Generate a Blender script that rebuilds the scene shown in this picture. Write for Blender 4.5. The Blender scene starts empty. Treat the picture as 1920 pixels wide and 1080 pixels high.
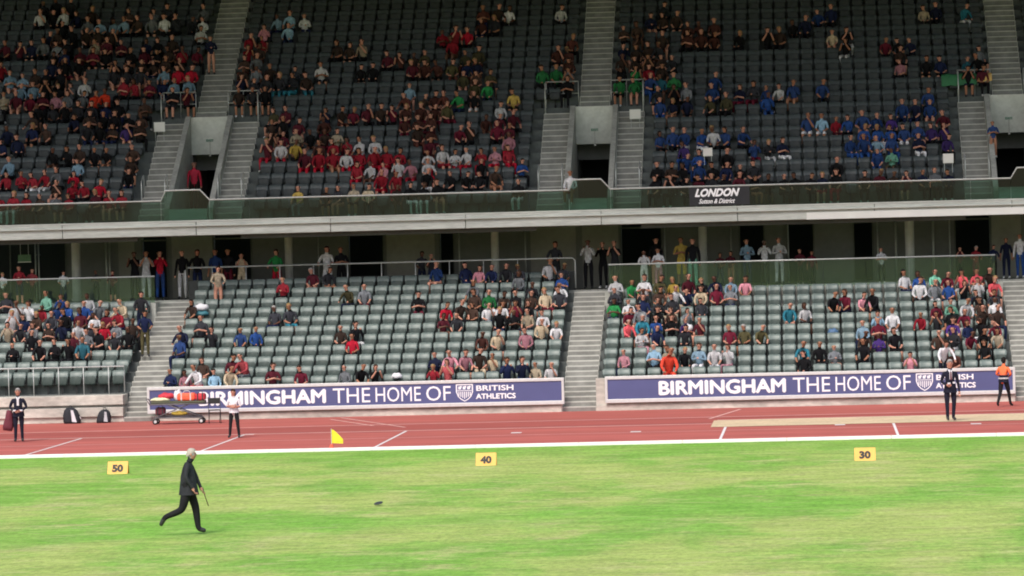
import bpy, bmesh, math, random
from math import radians, sin, cos, pi
from mathutils import Vector, Matrix
random.seed(7)
S = bpy.context.scene
C = S.collection
# ------------------------------------------------------------------ camera
CAM_Z = 6.3
cam = bpy.data.cameras.new('camera'); camo = bpy.data.objects.new('camera', cam); C.objects.link(camo)
CR = (Matrix.Rotation(radians(4.1), 3, 'Z') @ Matrix.Rotation(radians(90 - .788), 3, 'X') @ Matrix.Rotation(radians(-1.5), 3, 'Z'))
camo.matrix_world = Matrix.Translation((0, 0, CAM_Z)) @ CR.to_4x4()
cam.sensor_width = 36; cam.lens = 150; cam.clip_start = 1; cam.clip_end = 3000
S.camera = camo
# ------------------------------------------------------------------ light
W = bpy.data.worlds.new('World'); S.world = W; W.use_nodes = True
wn = W.node_tree.nodes; wl = W.node_tree.links
sky = wn.new('ShaderNodeTexSky'); sky.sky_type = 'NISHITA'; sky.sun_disc = False
SUN_EL, SUN_AZ = 52, 200      # degrees; azimuth measured from +Y clockwise
sky.sun_elevation = radians(SUN_EL); sky.sun_rotation = radians(SUN_AZ)
sky.air_density = 1.0; sky.dust_density = 4.0; sky.ozone_density = .6
bg = wn['Background']; bg.inputs[1].default_value = .14
wl.new(sky.outputs[0], bg.inputs[0])
sl = bpy.data.lights.new('sun', 'SUN'); sl.energy = 1.5; sl.angle = radians(16); sl.color = (1, .96, .9)
so = bpy.data.objects.new('sun', sl); C.objects.link(so)
sd = Vector((sin(radians(SUN_AZ)) * cos(radians(SUN_EL)), cos(radians(SUN_AZ)) * cos(radians(SUN_EL)), sin(radians(SUN_EL))))
so.rotation_euler = sd.to_track_quat('Z', 'Y').to_euler(); so.location = (0, 0, 60)
S.view_settings.view_transform = 'Standard'; S.view_settings.look = 'None'
S.view_settings.exposure = 0.55; S.view_settings.gamma = 1
S.cycles.filter_width = 1.9; S.cycles.max_bounces = 5; S.cycles.transparent_max_bounces = 12

# ------------------------------------------------------------------ helpers
def at(px, py, Y):
    """photo pixel (1920 wide) -> world point on the plane at depth Y"""
    d = CR @ Vector(((px - 960) / 8000., (540 - py) / 8000., -1))
    k = Y / d.y
    return Vector((d.x * k, Y, CAM_Z + d.z * k))
def ground(px, py, z=0.0):
    d = CR @ Vector(((px - 960) / 8000., (540 - py) / 8000., -1))
    k = (z - CAM_Z) / d.z
    return Vector((d.x * k, d.y * k, z))
MC = {}
def mat(name, col, rough=.7, var=.15, scale=6., spec=.5, bump=0., metal=0., stretch=None, col2=None, fine=0.):
    if name in MC: return MC[name]
    m = bpy.data.materials.new(name); m.use_nodes = True
    n, l = m.node_tree.nodes, m.node_tree.links
    p = n['Principled BSDF']
    p.inputs['Roughness'].default_value = rough; p.inputs['Metallic'].default_value = metal
    p.inputs['Specular IOR Level'].default_value = spec
    tc = n.new('ShaderNodeTexCoord'); no = n.new('ShaderNodeTexNoise')
    no.inputs['Scale'].default_value = scale; no.inputs['Detail'].default_value = 6; no.inputs['Roughness'].default_value = .62
    mp = n.new('ShaderNodeMapping')
    if stretch: mp.inputs['Scale'].default_value = stretch
    l.new(tc.outputs['Object'], mp.inputs[0]); l.new(mp.outputs[0], no.inputs['Vector'])
    cr = n.new('ShaderNodeValToRGB'); e = cr.color_ramp.elements
    c2 = col2 or [min(1, c * (1 + var)) for c in col]
    e[0].position = .32; e[1].position = .68
    e[0].color = [c * (1 - var) for c in col] + [1]; e[1].color = list(c2) + [1]
    l.new(no.outputs[0], cr.inputs[0])
    src = cr.outputs[0]
    if fine:
        n2 = n.new('ShaderNodeTexNoise'); n2.inputs['Scale'].default_value = scale * 9; n2.inputs['Detail'].default_value = 4
        l.new(mp.outputs[0], n2.inputs['Vector'])
        mr = n.new('ShaderNodeMapRange'); mr.inputs[1].default_value = .3; mr.inputs[2].default_value = .7
        mr.inputs[3].default_value = 1 - fine; mr.inputs[4].default_value = 1 + fine
        l.new(n2.outputs[0], mr.inputs[0])
        mx = n.new('ShaderNodeMix'); mx.data_type = 'RGBA'; mx.blend_type = 'MULTIPLY'; mx.inputs[0].default_value = 1
        l.new(src, mx.inputs[6]); l.new(mr.outputs[0], mx.inputs[7]); src = mx.outputs[2]
    l.new(src, p.inputs['Base Color'])
    if bump:
        b = n.new('ShaderNodeBump'); b.inputs['Strength'].default_value = bump; b.inputs['Distance'].default_value = .02
        l.new(no.outputs[0], b.inputs['Height']); l.new(b.outputs[0], p.inputs['Normal'])
    MC[name] = m
    return m
def glass(name, tint, spec=.07, df=.035):
    m = bpy.data.materials.new(name); m.use_nodes = True
    n, l = m.node_tree.nodes, m.node_tree.links
    for x in list(n): n.remove(x)
    o = n.new('ShaderNodeOutputMaterial'); t = n.new('ShaderNodeBsdfTransparent'); g = n.new('ShaderNodeBsdfGlossy')
    d = n.new('ShaderNodeBsdfDiffuse'); m1 = n.new('ShaderNodeMixShader'); m2 = n.new('ShaderNodeMixShader')
    t.inputs[0].default_value = tint + (1,); g.inputs['Roughness'].default_value = .05; d.inputs[0].default_value = (.16, .24, .21, 1)
    m1.inputs[0].default_value = df; m2.inputs[0].default_value = spec
    l.new(t.outputs[0], m1.inputs[1]); l.new(d.outputs[0], m1.inputs[2])
    l.new(m1.outputs[0], m2.inputs[1]); l.new(g.outputs[0], m2.inputs[2]); l.new(m2.outputs[0], o.inputs[0])
    return m
class MB:
    def __init__(s): s.v = []; s.f = []; s.m = []
    def add(s, vs, fs, mi=0):
        o = len(s.v); s.v += [tuple(v) for v in vs]; s.f += [tuple(i + o for i in f) for f in fs]; s.m += [mi] * len(fs)
    def box(s, x0, y0, z0, x1, y1, z1, mi=0):
        s.add([(x0,y0,z0),(x1,y0,z0),(x1,y1,z0),(x0,y1,z0),(x0,y0,z1),(x1,y0,z1),(x1,y1,z1),(x0,y1,z1)],
              [(0,3,2,1),(4,5,6,7),(0,1,5,4),(1,2,6,5),(2,3,7,6),(3,0,4,7)], mi)
    def tube(s, pts, r, n=8, mi=0, r2=None, cap=True):
        pts = [Vector(p) for p in pts]; rings = []
        up = None
        for i, p in enumerate(pts):
            d = (pts[min(i+1, len(pts)-1)] - pts[max(i-1, 0)]).normalized()
            a = Vector((0,0,1)) if abs(d.z) < .9 else Vector((1,0,0))
            u = d.cross(a).normalized(); w = d.cross(u).normalized()
            rr = r if r2 is None else r + (r2 - r) * i / max(1, len(pts)-1)
            rings.append([p + (u * cos(2*pi*k/n) + w * sin(2*pi*k/n)) * rr for k in range(n)])
        vs = [q for g in rings for q in g]; fs = []
        for i in range(len(pts)-1):
            for k in range(n):
                fs.append((i*n+k, i*n+(k+1)%n, (i+1)*n+(k+1)%n, (i+1)*n+k))
        if cap: fs += [tuple(range(n)), tuple(range((len(pts)-1)*n, len(pts)*n))]
        s.add(vs, fs, mi)
    def lathe(s, prof, c=(0,0,0), n=16, mi=0, axis='z'):
        vs = []
        for (r, z) in prof:
            for k in range(n):
                a = 2*pi*k/n
                if axis == 'z': vs.append((c[0]+r*cos(a), c[1]+r*sin(a), c[2]+z))
                elif axis == 'y': vs.append((c[0]+r*cos(a), c[1]+z, c[2]+r*sin(a)))
                else: vs.append((c[0]+z, c[1]+r*cos(a), c[2]+r*sin(a)))
        fs = [(i*n+k, i*n+(k+1)%n, (i+1)*n+(k+1)%n, (i+1)*n+k) for i in range(len(prof)-1) for k in range(n)]
        s.add(vs, fs, mi)
    def ell(s, c, r, n=12, m=8, mi=0):
        vs = [(c[0], c[1], c[2]-r[2])]
        for j in range(1, m):
            t = -pi/2 + pi*j/m
            for k in range(n):
                a = 2*pi*k/n; vs.append((c[0]+r[0]*cos(t)*cos(a), c[1]+r[1]*cos(t)*sin(a), c[2]+r[2]*sin(t)))
        vs.append((c[0], c[1], c[2]+r[2])); fs = []
        for k in range(n): fs.append((0, 1+(k+1)%n, 1+k))
        for j in range(m-2):
            for k in range(n): fs.append((1+j*n+k, 1+j*n+(k+1)%n, 1+(j+1)*n+(k+1)%n, 1+(j+1)*n+k))
        L = len(vs)-1
        for k in range(n): fs.append((L, 1+(m-2)*n+k, 1+(m-2)*n+(k+1)%n))
        s.add(vs, fs, mi)
    def mesh(s, name, mats, smooth=False):
        me = bpy.data.meshes.new(name); me.from_pydata(s.v, [], s.f)
        for m in mats: me.materials.append(m)
        if len(mats) > 1: me.polygons.foreach_set('material_index', s.m)
        me.validate(); 
        b = bmesh.new(); b.from_mesh(me); bmesh.ops.recalc_face_normals(b, faces=b.faces)
        b.to_mesh(me); b.free()
        if smooth: me.polygons.foreach_set('use_smooth', [True] * len(me.polygons))
        me.update(); return me
    def build(s, name, mats, parent=None, smooth=False, bevel=0):
        if not isinstance(mats, (list, tuple)): mats = [mats]
        o = bpy.data.objects.new(name, s.mesh(name, mats, smooth)); C.objects.link(o)
        if parent: o.parent = parent
        if bevel:
            md = o.modifiers.new('bevel', 'BEVEL'); md.width = bevel; md.segments = 2; md.limit_method = 'ANGLE'
        return o
def tag(o, label=None, cat=None, group=None, kind=None):
    if label: o['label'] = label
    if cat: o['category'] = cat
    if group: o['group'] = group
    if kind: o['kind'] = kind
    return o
def empty(name, loc, rz=0):
    o = bpy.data.objects.new(name, None); C.objects.link(o); o.location = loc; o.rotation_euler = (0, 0, rz); o.empty_display_size = .2
    return o
def text(s, size, m, name, parent, loc, rot=(pi/2,0,0), width=None, bold=0., ext=.004, shear=0, align='LEFT', heavy=0):
    cu = bpy.data.curves.new(name, 'FONT'); cu.body = s; cu.size = size; cu.extrude = ext; cu.offset = bold; cu.shear = shear; cu.align_x = align
    cu.resolution_u = 3
    t = bpy.data.objects.new(name, cu); C.objects.link(t); bpy.context.view_layer.update()
    me = bpy.data.meshes.new_from_object(t.evaluated_get(bpy.context.evaluated_depsgraph_get()))
    C.objects.unlink(t); bpy.data.objects.remove(t)
    if heavy:
        bm = bmesh.new(); bm.from_mesh(me)
        geo = list(bm.verts) + list(bm.edges) + list(bm.faces)
        for i, (dx, dy) in enumerate(((heavy, 0), (heavy * .5, heavy * .5), (heavy * .5, -heavy * .5))):
            g = bmesh.ops.duplicate(bm, geom=geo)['geom']; vv = [v for v in g if isinstance(v, bmesh.types.BMVert)]
            bmesh.ops.translate(bm, verts=vv, vec=(dx, dy, .003 * (i + 1)))
        bm.to_mesh(me); bm.free()
    xs = [v.co.x for v in me.vertices]; ys = [v.co.y for v in me.vertices]
    sx = width / (max(xs) - min(xs)) if width else 1
    sy = size / (max(ys) - min(ys))
    x0 = min(xs); y0 = min(ys)
    for v in me.vertices: v.co.x = (v.co.x - x0) * sx; v.co.y = (v.co.y - y0) * sy
    me.materials.clear(); me.materials.append(m)
    o = bpy.data.objects.new(name, me); C.objects.link(o); o.parent = parent; o.location = loc; o.rotation_euler = rot
    return o

# ------------------------------------------------------------------ layout numbers
WY = 146.0                                   # front wall of the stand
T, RZ, Z0 = .85, .33, .62                    # lower tier: tread, rise, first floor
UY, UT, UR, UZ = 153.9, .70, .43, 6.95       # upper tier
NU = 24
SXL = [-23.45, -8.25, 7.2]                  # stairs, lower
SXU = [-22.75, -8.2, 7.25]                   # stairs, upper
XL, XR = -42.0, 24.0
LED_Y = 153.4
BACK_Y = 160.2
def lfy(r): return WY + .15 + T * r
def lfz(r): return Z0 + RZ * r
def ufy(r): return UY + UT * r
def ufz(r): return UZ + UR * r

# ------------------------------------------------------------------ ground
def grass_mat():
    m = bpy.data.materials.new('grass'); m.use_nodes = True
    n, l = m.node_tree.nodes, m.node_tree.links; p = n['Principled BSDF']
    p.inputs['Roughness'].default_value = .9; p.inputs['Specular IOR Level'].default_value = .15
    tc = n.new('ShaderNodeTexCoord')
    def noise(scale, st, det=5, rough=.6):
        mp = n.new('ShaderNodeMapping'); mp.inputs['Scale'].default_value = st
        no = n.new('ShaderNodeTexNoise'); no.inputs['Scale'].default_value = scale; no.inputs['Detail'].default_value = det; no.inputs['Roughness'].default_value = rough
        l.new(tc.outputs['Object'], mp.inputs[0]); l.new(mp.outputs[0], no.inputs['Vector']); return no.outputs[0]
    def mix(a, b, f, mode='MIX'):
        x = n.new('ShaderNodeMix'); x.data_type = 'RGBA'; x.blend_type = mode
        for i, v in ((0, f), (6, a), (7, b)):
            if hasattr(v, 'is_linked'): l.new(v, x.inputs[i])
            elif i == 0: x.inputs[0].default_value = v
            else: x.inputs[i].default_value = v + (1,)
        return x.outputs[2]
    def rng(v, a, b, c, d):
        x = n.new('ShaderNodeMapRange'); x.interpolation_type = 'SMOOTHSTEP'
        for i, q in enumerate((a, b, c, d)): x.inputs[i+1].default_value = q
        l.new(v, x.inputs[0]); return x.outputs[0]
    big = noise(.22, (.8, .40, 1), 7, .65)
    mid = noise(.75, (.62, .55, 1), 9, .75)
    c = mix((.180, .360, .056), (.320, .410, .110), rng(big, .42, .56, 0, 1))
    c = mix(c, (.410, .420, .175), rng(mid, .50, .66, 0, .8))
    # a greener band along the kerb and one across the infield
    sx = n.new('ShaderNodeSeparateXYZ'); l.new(tc.outputs['Object'], sx.inputs[0])
    ad = n.new('ShaderNodeMath'); ad.operation = 'MULTIPLY_ADD'; l.new(mid, ad.inputs[0]); ad.inputs[1].default_value = 9; l.new(sx.outputs['Y'], ad.inputs[2])
    c = mix(c, (.170, .360, .050), rng(ad.outputs[0], 119, 126, 0, .75))
    ln = n.new('ShaderNodeMath'); ln.operation = 'MULTIPLY_ADD'; l.new(sx.outputs['X'], ln.inputs[0]); ln.inputs[1].default_value = -.36; l.new(sx.outputs['Y'], ln.inputs[2])
    l2 = n.new('ShaderNodeMath'); l2.operation = 'MULTIPLY_ADD'; l.new(mid, l2.inputs[0]); l2.inputs[1].default_value = 6; l.new(ln.outputs[0], l2.inputs[2])
    df = n.new('ShaderNodeMath'); df.operation = 'SUBTRACT'; l.new(l2.outputs[0], df.inputs[0]); df.inputs[1].default_value = 98.6
    ab = n.new('ShaderNodeMath'); ab.operation = 'ABSOLUTE'; l.new(df.outputs[0], ab.inputs[0])
    c = mix(c, (.160, .370, .048), rng(ab.outputs[0], .2, 3.6, .62, 0))
    fine = noise(7, (1, .35, 1), 8, .85)
    c = mix(c, rng(fine, .25, .75, .62, 1.38), 1.0, 'MULTIPLY')
    tuft = noise(1.8, (.7, .8, 1), 7, .85)
    c = mix(c, (.46, .50, .32), rng(tuft, .58, .72, 0, .7))
    strk = noise(1.3, (.45, .8, 1), 3, .6)
    c = mix(c, rng(strk, .28, .72, .86, 1.14), 1.0, 'MULTIPLY')
    s2 = noise(2.6, (.30, 1.1, 1), 3, .6)
    c = mix(c, (.47, .45, .22), rng(s2, .55, .69, 0, .5))
    c = mix(c, (.13, .33, .035), rng(s2, .30, .44, .28, 0))
    l.new(c, p.inputs['Base Color'])
    b = n.new('ShaderNodeBump'); b.inputs['Strength'].default_value = .6; b.inputs['Distance'].default_value = .05
    l.new(fine, b.inputs['Height']); l.new(b.outputs[0], p.inputs['Normal'])
    return m
b = MB(); b.add([(-900,-400,0),(900,-400,0),(900,1200,0),(-900,1200,0)], [(0,1,2,3)])
tag(b.build('ground', grass_mat()), kind='structure')

KY = 123.0
def track_mat(name, col, k=.16):
    return mat(name, col, .85, k, .30, bump=.15, stretch=(.25, 2.2, 1), fine=.16, spec=.25)
b = MB(); b.add([(-90, KY, .004), (90, KY, .004), (90, WY + 2, .004), (-90, WY + 2, .004)], [(0,1,2,3)])
tag(b.build('running_track', track_mat('red_track', (.400, .108, .090))), kind='structure')
b = MB(); b.add([(-90, 134.6, .008), (90, 134.6, .008), (90, 139.0, .008), (-90, 139.0, .008)], [(0,1,2,3)])
tag(b.build('runway', track_mat('runway_red', (.335, .085, .072))), kind='structure')
# sand pit
sand = mat('sand', (.56, .44, .28), .95, .12, .9, bump=.5, fine=.15)
PX0 = at(1335, 795, 134).x
b = MB(); b.add([(PX0, 132.2, .016), (PX0 + 11.8, 132.2, .016), (PX0 + 11.8, 136.6, .016), (PX0, 136.6, .016)], [(0,1,2,3)])
tag(b.build('sand_pit', sand), kind='structure')
wp = mat('white_line_paint', (.72, .69, .68), .7, .12, 3)
fp = mat('faded_line_paint', (.66, .40, .36), .8, .15, 1.2)
b = MB()
def strip(x0, x1, y0, y1, z, mi=0): b.add([(x0,y0,z),(x1,y0,z),(x1,y1,z),(x0,y1,z)], [(0,1,2,3)], mi)
for yy, w in ((134.5, .26), (139.1, .22)):
    strip(-90, PX0 - .02 if yy < 137 else 90, yy - w/2, yy + w/2, .013, 1)
strip(-90, 90, 132.6 - 2.6, 132.6 - 2.5, .010, 1)
strip(PX0 + .1, 90, 136.7, 136.95, .013, 1)
for px, py in ((40, 856), (380, 845), (697, 842), (1350, 825), (1684, 817)):
    X = ground(px, py).x
    strip(X - .04, X + .04, KY + .3, 134.3 if px < 1000 else 132.1, .012)
for px, py in ((1192, 810), (968, 812), (468, 815), (1575, 797), (1830, 795)):
    g = ground(px, py); strip(g.x - .16, g.x + .16, g.y - .25, g.y + .25, .012)
def diag(p, q, w=.05):
    a, c = ground(*p), ground(*q); d = (c - a).normalized(); s = Vector((-d.y, d.x, 0)) * w
    b.add([(v.x, v.y, .0145) for v in (a - s, c - s, c + s, a + s)], [(0,1,2,3)], 1)
diag((1330, 786), (1388, 768)); diag((620, 787), (700, 799)); diag((640, 784), (760, 802))
tag(b.build('track_markings', [wp, fp]), kind='structure')
b = MB()
x = -88.0
while x < 88:                                  # kerb rails, laid end to end
    b.box(x, KY - .09, 0, x + 2.99, KY - .02, 0.095); b.box(x, KY + .02, 0, x + 2.99, KY + .09, 0.095)
    b.box(x + .2, KY - .018, .0, x + .4, KY + .018, .06); b.box(x + 2.5, KY - .018, .0, x + 2.7, KY + .018, .06)
    x += 3.0
tag(b.build('kerb_rail', mat('white_kerb', (.83, .83, .82), .45, .04, 4), bevel=.008), 'long white raised kerb rail between the red track and the grass infield', 'kerb')

# ------------------------------------------------------------------ the stand
conc = mat('concrete', (.36, .365, .335), .9, .22, .9, bump=.25, stretch=(1, 1, 1.8), fine=.14)
conc_l = mat('pale_concrete', (.43, .455, .43), .85, .15, .8, bump=.2, stretch=(.4, 1, 3), fine=.12)
conc_w = mat('weathered_concrete', (.50, .48, .43), .92, .30, .55, bump=.3, stretch=(.7, 1, 1.6), fine=.18)
conc_d = mat('shaded_terrace_concrete', (.090, .102, .100), .92, .2, 1.2, fine=.1)  # concrete darkened in colour for the shade between and under the seats
stairm = mat('stair_concrete', (.43, .435, .40), .9, .2, 1.3, bump=.2, fine=.14)
nosing = mat('stair_nosing', (.50, .50, .46), .85, .15, 2)
riserm = mat('stair_riser', (.22, .22, .205), .9, .25, 2)
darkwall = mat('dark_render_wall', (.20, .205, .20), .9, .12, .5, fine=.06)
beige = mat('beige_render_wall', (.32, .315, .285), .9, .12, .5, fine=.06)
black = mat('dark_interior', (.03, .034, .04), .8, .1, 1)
steel = mat('galvanised_steel', (.50, .52, .51), .45, .1, 8, metal=.35)
silver = mat('silver_frame', (.62, .64, .64), .4, .06, 8, metal=.25)
gl = glass('tinted_balustrade_glass', (.50, .65, .60), .05, .015)
gl2 = glass('green_balustrade_glass', (.78, .86, .81), .04)
st = empty('grandstand', (0, WY, 0))
st['label'] = 'two-tier concrete grandstand with dark concourse, glass balustrades and stairways behind the track'; st['category'] = 'grandstand'
def P(mb, name, m, **k):
    o = mb.build(name, m, None, **k); o.parent = st; o.matrix_parent_inverse = Matrix.Translation((0, -WY, 0)); return o
def terrace(mb, x0, x1, rows, fy, fz, t, rz, zb, front_z=None):
    """solid stepped slab between x0 and x1"""
    prof = []
    for r in rows:
        y = fy(r); prof += [(y, fz(r) - rz if (prof or front_z is None) else front_z), (y, fz(r))]
    yl = fy(rows[-1]) + t; prof.append((yl, fz(rows[-1])))
    n = len(prof); zl = zb if zb is not None else None
    pts = prof + [(yl, prof[-1][1] - .35), (prof[0][0], prof[0][1] - .3 if zb is None else zb)]
    if zb is not None: pts[-2] = (yl, zb)
    k = len(pts)
    vs = [(x0, y, z) for y, z in pts] + [(x1, y, z) for y, z in pts]
    fs = [(i, i + 1, k + i + 1, k + i) for i in range(k - 1)] + [(k - 1, 0, k, 2 * k - 1), tuple(range(k)), tuple(range(k, 2 * k))]
    mb.add(vs, fs)
# lower blocks: x range, first row, number of rows
HW = .58
BL = {'left': (XL, SXL[0] - HW, 1, 9), 'middle': (SXL[0] + HW, SXL[1] - HW, 0, 11), 'right': (SXL[1] + HW, SXL[2] - HW, 0, 9), 'far right': (SXL[2] + HW, XR, 0, 9)}
for k, (x0, x1, r0, r1) in BL.items():
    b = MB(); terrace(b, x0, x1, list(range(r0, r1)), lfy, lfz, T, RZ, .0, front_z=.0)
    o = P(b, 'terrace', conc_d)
# platforms behind the shorter blocks, concourse floor
for k in ('left', 'right', 'far right'):
    b = MB(); x0, x1, r0, r1 = BL[k]; b.box(x0, lfy(r1) + .003, 0, x1, lfy(11), 3.97); P(b, 'platform', conc)
b = MB(); b.box(XL, lfy(11) + .003, 0, XR, BACK_Y + 4, 4.02); P(b, 'concourse_floor', conc)
# lower stairs
def lower_stair(xs):
    b = MB(); steps = []
    j = 0; z = .165; y = WY - .02
    while z < 4.0:
        line = lfy(0) + (z - lfz(0)) / RZ * T
        y = max(WY - .02 + .28 * j, line); steps.append((y, z)); z += .165; j += 1
    for i, (y, z) in enumerate(steps):
        y1 = steps[i + 1][0] if i + 1 < len(steps) else lfy(11)
        hw = HW - .004
        b.box(xs - hw, y, 0, xs + hw, y1 - .002, z - .03, 0)
        b.box(xs - hw + .01, y - .0, z - .028, xs + hw - .01, y1 + .02, z, 1)
        b.box(xs - hw + .02, y - .004, z - .16, xs + hw - .02, y - .001, z - .035, 2)
    P(b, 'stairs', [stairm, nosing, riserm])
for xs in SXL: lower_stair(xs)
# front wall under the ad boards
for (x0, x1, r0) in ((SXL[0] + HW, SXL[1] - HW, 0), (SXL[1] + HW, SXL[2] - HW, 0), (SXL[2] + HW, XR, 0)):
    b = MB(); b.box(x0, WY - .10, 0, x1, WY + .145, 1.12); b.box(x0 + .03, WY - .16, .0, x1 - .03, WY - .102, .20)
    P(b, 'front_wall', conc_w, bevel=.01)
b = MB()
x0, x1 = XL, SXL[0] - HW
b.box(x0, WY - .02, 0, x1, WY + .995, .20); b.box(x0, WY - .10, .203, x1, WY + .995, .52); b.box(x0, WY + .06, .523, x1, WY + .995, .60, 1); b.box(x0, WY - .04, .603, x1, WY + .995, .93)
P(b, 'stepped_front_wall', [conc_w, riserm], bevel=.015)
# upper tier slab with fascia
fx = XL; fe = []
while fx < XR - .1:
    b = MB(); b.box(fx, LED_Y, 6.38, min(fx + 4.88, XR), LED_Y + .22, 6.86); P(b, 'balcony_fascia', conc_l, bevel=.015); fx += 4.9
X = at(1512, 398, LED_Y).x
b = MB(); b.box(X, LED_Y - .03, 6.37, XR, LED_Y - .004, 6.62); P(b, 'fascia_cover', mat('white_cover_sheet', (.66, .67, .65), .6, .06, 1), bevel=.005)
b = MB(); b.box(XL, LED_Y + .004, 6.863, XR, UY + .01, 6.93); b.box(XL, LED_Y - .10, 6.70, XR, LED_Y - .003, 6.76); P(b, 'balcony_coping', conc_l, bevel=.015)
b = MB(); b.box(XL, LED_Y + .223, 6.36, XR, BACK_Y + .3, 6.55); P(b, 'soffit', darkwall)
PW = .70           # half width of the opening
FW = 1.90          # half width of the whole portal bay
PR = 9             # row at which the stair above begins
def ublocks():
    e = [XL] + [v for s in SXU for v in (s - 1, s + 1)] + [XR]
    return [(XL, SXU[0]), (SXU[0], SXU[1]), (SXU[1], SXU[2]), (SXU[2], XR)]
for i, (a, c) in enumerate(ublocks()):
    la = 0 if i == 0 else 1; lc = 0 if i == 3 else 1
    b = MB()
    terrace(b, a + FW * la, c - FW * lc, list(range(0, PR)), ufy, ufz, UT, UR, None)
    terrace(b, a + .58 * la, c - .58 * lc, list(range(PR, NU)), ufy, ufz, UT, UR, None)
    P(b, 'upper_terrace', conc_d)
FACE_Y = ufy(PR) - .25
greenpaint = mat('green_sign_paint', (.03, .22, .12), .6)
for xs in SXU:
    b = MB()                                    # stair above the portal
    for r in range(PR, NU):
        for h in (0, 1):
            z = ufz(r) + (h * UR / 2 if True else 0); y = ufy(r) + h * UT / 2
            b.box(xs - .572, y, z - .5, xs + .572, y + UT / 2 - .002, z - .03, 0)
            b.box(xs - .562, y - .012, z - .028, xs + .562, y + UT / 2 + .015, z, 1)
            b.box(xs - .55, y - .004, z - .20, xs + .55, y - .001, z - .032, 2)
    P(b, 'upper_stairs', [stairm, nosing, riserm])
    for sgn in (-1, 1):                         # flanking stairs
        b = MB()
        xa, xb = sorted((xs + sgn * .90, xs + sgn * (FW - .01)))
        for r in range(0, PR):
            for h in (0, 1):
                z = ufz(r) + h * UR / 2; y = ufy(r) + h * UT / 2
                b.box(xa, y, z - .5, xb, y + UT / 2 - .002, z - .03, 0)
                b.box(xa + .01, y - .012, z - .028, xb - .01, y + UT / 2 + .015, z, 1)
                b.box(xa + .02, y - .004, z - .20, xb - .02, y - .001, z - .032, 2)
        xa, xb = sorted((xs + sgn * .585, xs + sgn * (FW - .01)))
        b.box(xa, ufy(PR) + .003, ufz(PR) - .6, xb, ufy(PR) + UT - .004, ufz(PR) - .01, 0)
        P(b, 'side_stairs', [stairm, nosing, riserm])
        b = MB()                                # stepped cheek wall
        xa, xb = sorted((xs + sgn * (PW + .002), xs + sgn * .895))
        vs = []
        pr = [(LED_Y + .4, 6.93), (UY + .02, UZ + .42)]
        top = [(UY + .02, UZ + .42), (FACE_Y - .004, ufz(PR) + .06)]
        pts = [(UY + .02, UZ - .1), top[0], top[1], (FACE_Y - .004, UZ - .1)]
        k = 4; vs = [(xa, y, z) for y, z in pts] + [(xb, y, z) for y, z in pts]
        b.add(vs, [(i, (i + 1) % k, k + (i + 1) % k, k + i) for i in range(k)] + [(0,1,2,3), (4,5,6,7)])
        P(b, 'cheek_wall', conc)
        b = MB()                                # low hoop rail and top barrier
        xo = xs + sgn * (FW - .06); r_ = .024
        zt = ufz(PR) + 1.0; yt = ufy(PR) + .62
        b.tube([(xs + sgn * .62, yt, zt), (xo - sgn * .1, yt, zt), (xo, yt - .1, zt), (xo, yt - .7, zt - .1), (xo, yt - .75, zt - .6), (xo, yt - .75, zt - 1.5)], r_)
        b.tube([(xs + sgn * .62, yt, zt - .45), (xo, yt, zt - .45)], .018)
        for q in (.62, 1.2): b.tube([(xs + sgn * q, yt, zt), (xs + sgn * q, yt, zt - .98)], .018)
        b.tube([(xo, yt, zt - .04), (xo, yt, zt - .98)], r_)
        P(b, 'handrail', steel, smooth=True)
        for xq in (xs + sgn * .98, xo):
            b = MB()
            yq, zq = ufy(1) + .2, ufz(1)
            b.tube([(xq, yq, zq), (xq, yq, zq + .95), (xq, yq + .06, zq + 1.02), (xq, yq + .55, zq + 1.25), (xq, yq + .62, zq + 1.2), (xq, yq + .62, zq + .45)], .02)
            P(b, 'hoop_rail', steel, smooth=True)
    b = MB()                                    # portal face with its opening
    ztop = ufz(PR) + .02; zo = 9.42
    b.box(xs - .89, FACE_Y, zo, xs + .89, ufy(PR) - .005, ztop)
    for sgn in (-1, 1):
        xa, xb = sorted((xs + sgn * PW, xs + sgn * .89)); b.box(xa, FACE_Y, UZ + .1, xb, FACE_Y + .24, zo - .003)
    P(b, 'portal_face', mat('portal_concrete', (.56, .58, .54), .85, .10, .9, fine=.08), bevel=.01)
    b = MB()                                    # passage: side walls, ceiling, back, lintel lines
    b.box(xs - PW - .05, FACE_Y + .26, UZ, xs - PW, FACE_Y + 4, zo + .3, 0); b.box(xs + PW, FACE_Y + .26, UZ, xs + PW + .05, FACE_Y + 4, zo + .3, 0)
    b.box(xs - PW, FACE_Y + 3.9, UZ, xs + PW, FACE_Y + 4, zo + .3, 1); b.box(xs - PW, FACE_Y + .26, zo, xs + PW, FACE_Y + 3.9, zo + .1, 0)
    b.box(xs - PW, FACE_Y + 1.2, 8.85, xs + PW, FACE_Y + 1.3, zo - .01, 0)
    P(b, 'passage', [darkwall, black])
    b = MB(); b.box(xs - PW, LED_Y + .43, UZ - .05, xs + PW, FACE_Y + 3.9, UZ + .40); P(b, 'portal_landing', conc_l, bevel=.01)
    b = MB(); b.box(xs - .14, FACE_Y - .03, zo + .48, xs + .14, FACE_Y - .002, zo + .58); b.box(xs - .012, FACE_Y - .02, zo - .02, xs + .012, FACE_Y - .002, zo + .478, 1)
    b.lathe([(.0, -.06), (.045, -.05), (.045, 0), (.0, .01)], (xs, FACE_Y - .05, zo - .02), 10, 2)
    sg = P(b, 'portal_sign', [conc_l, conc, mat('lamp_cover', (.7, .7, .68), .4)])
    tx = text('EXIT', .085, greenpaint, 'sign_lettering', sg, (xs - .13, FACE_Y - .034, zo + .488), width=.26, bold=.002)
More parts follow.
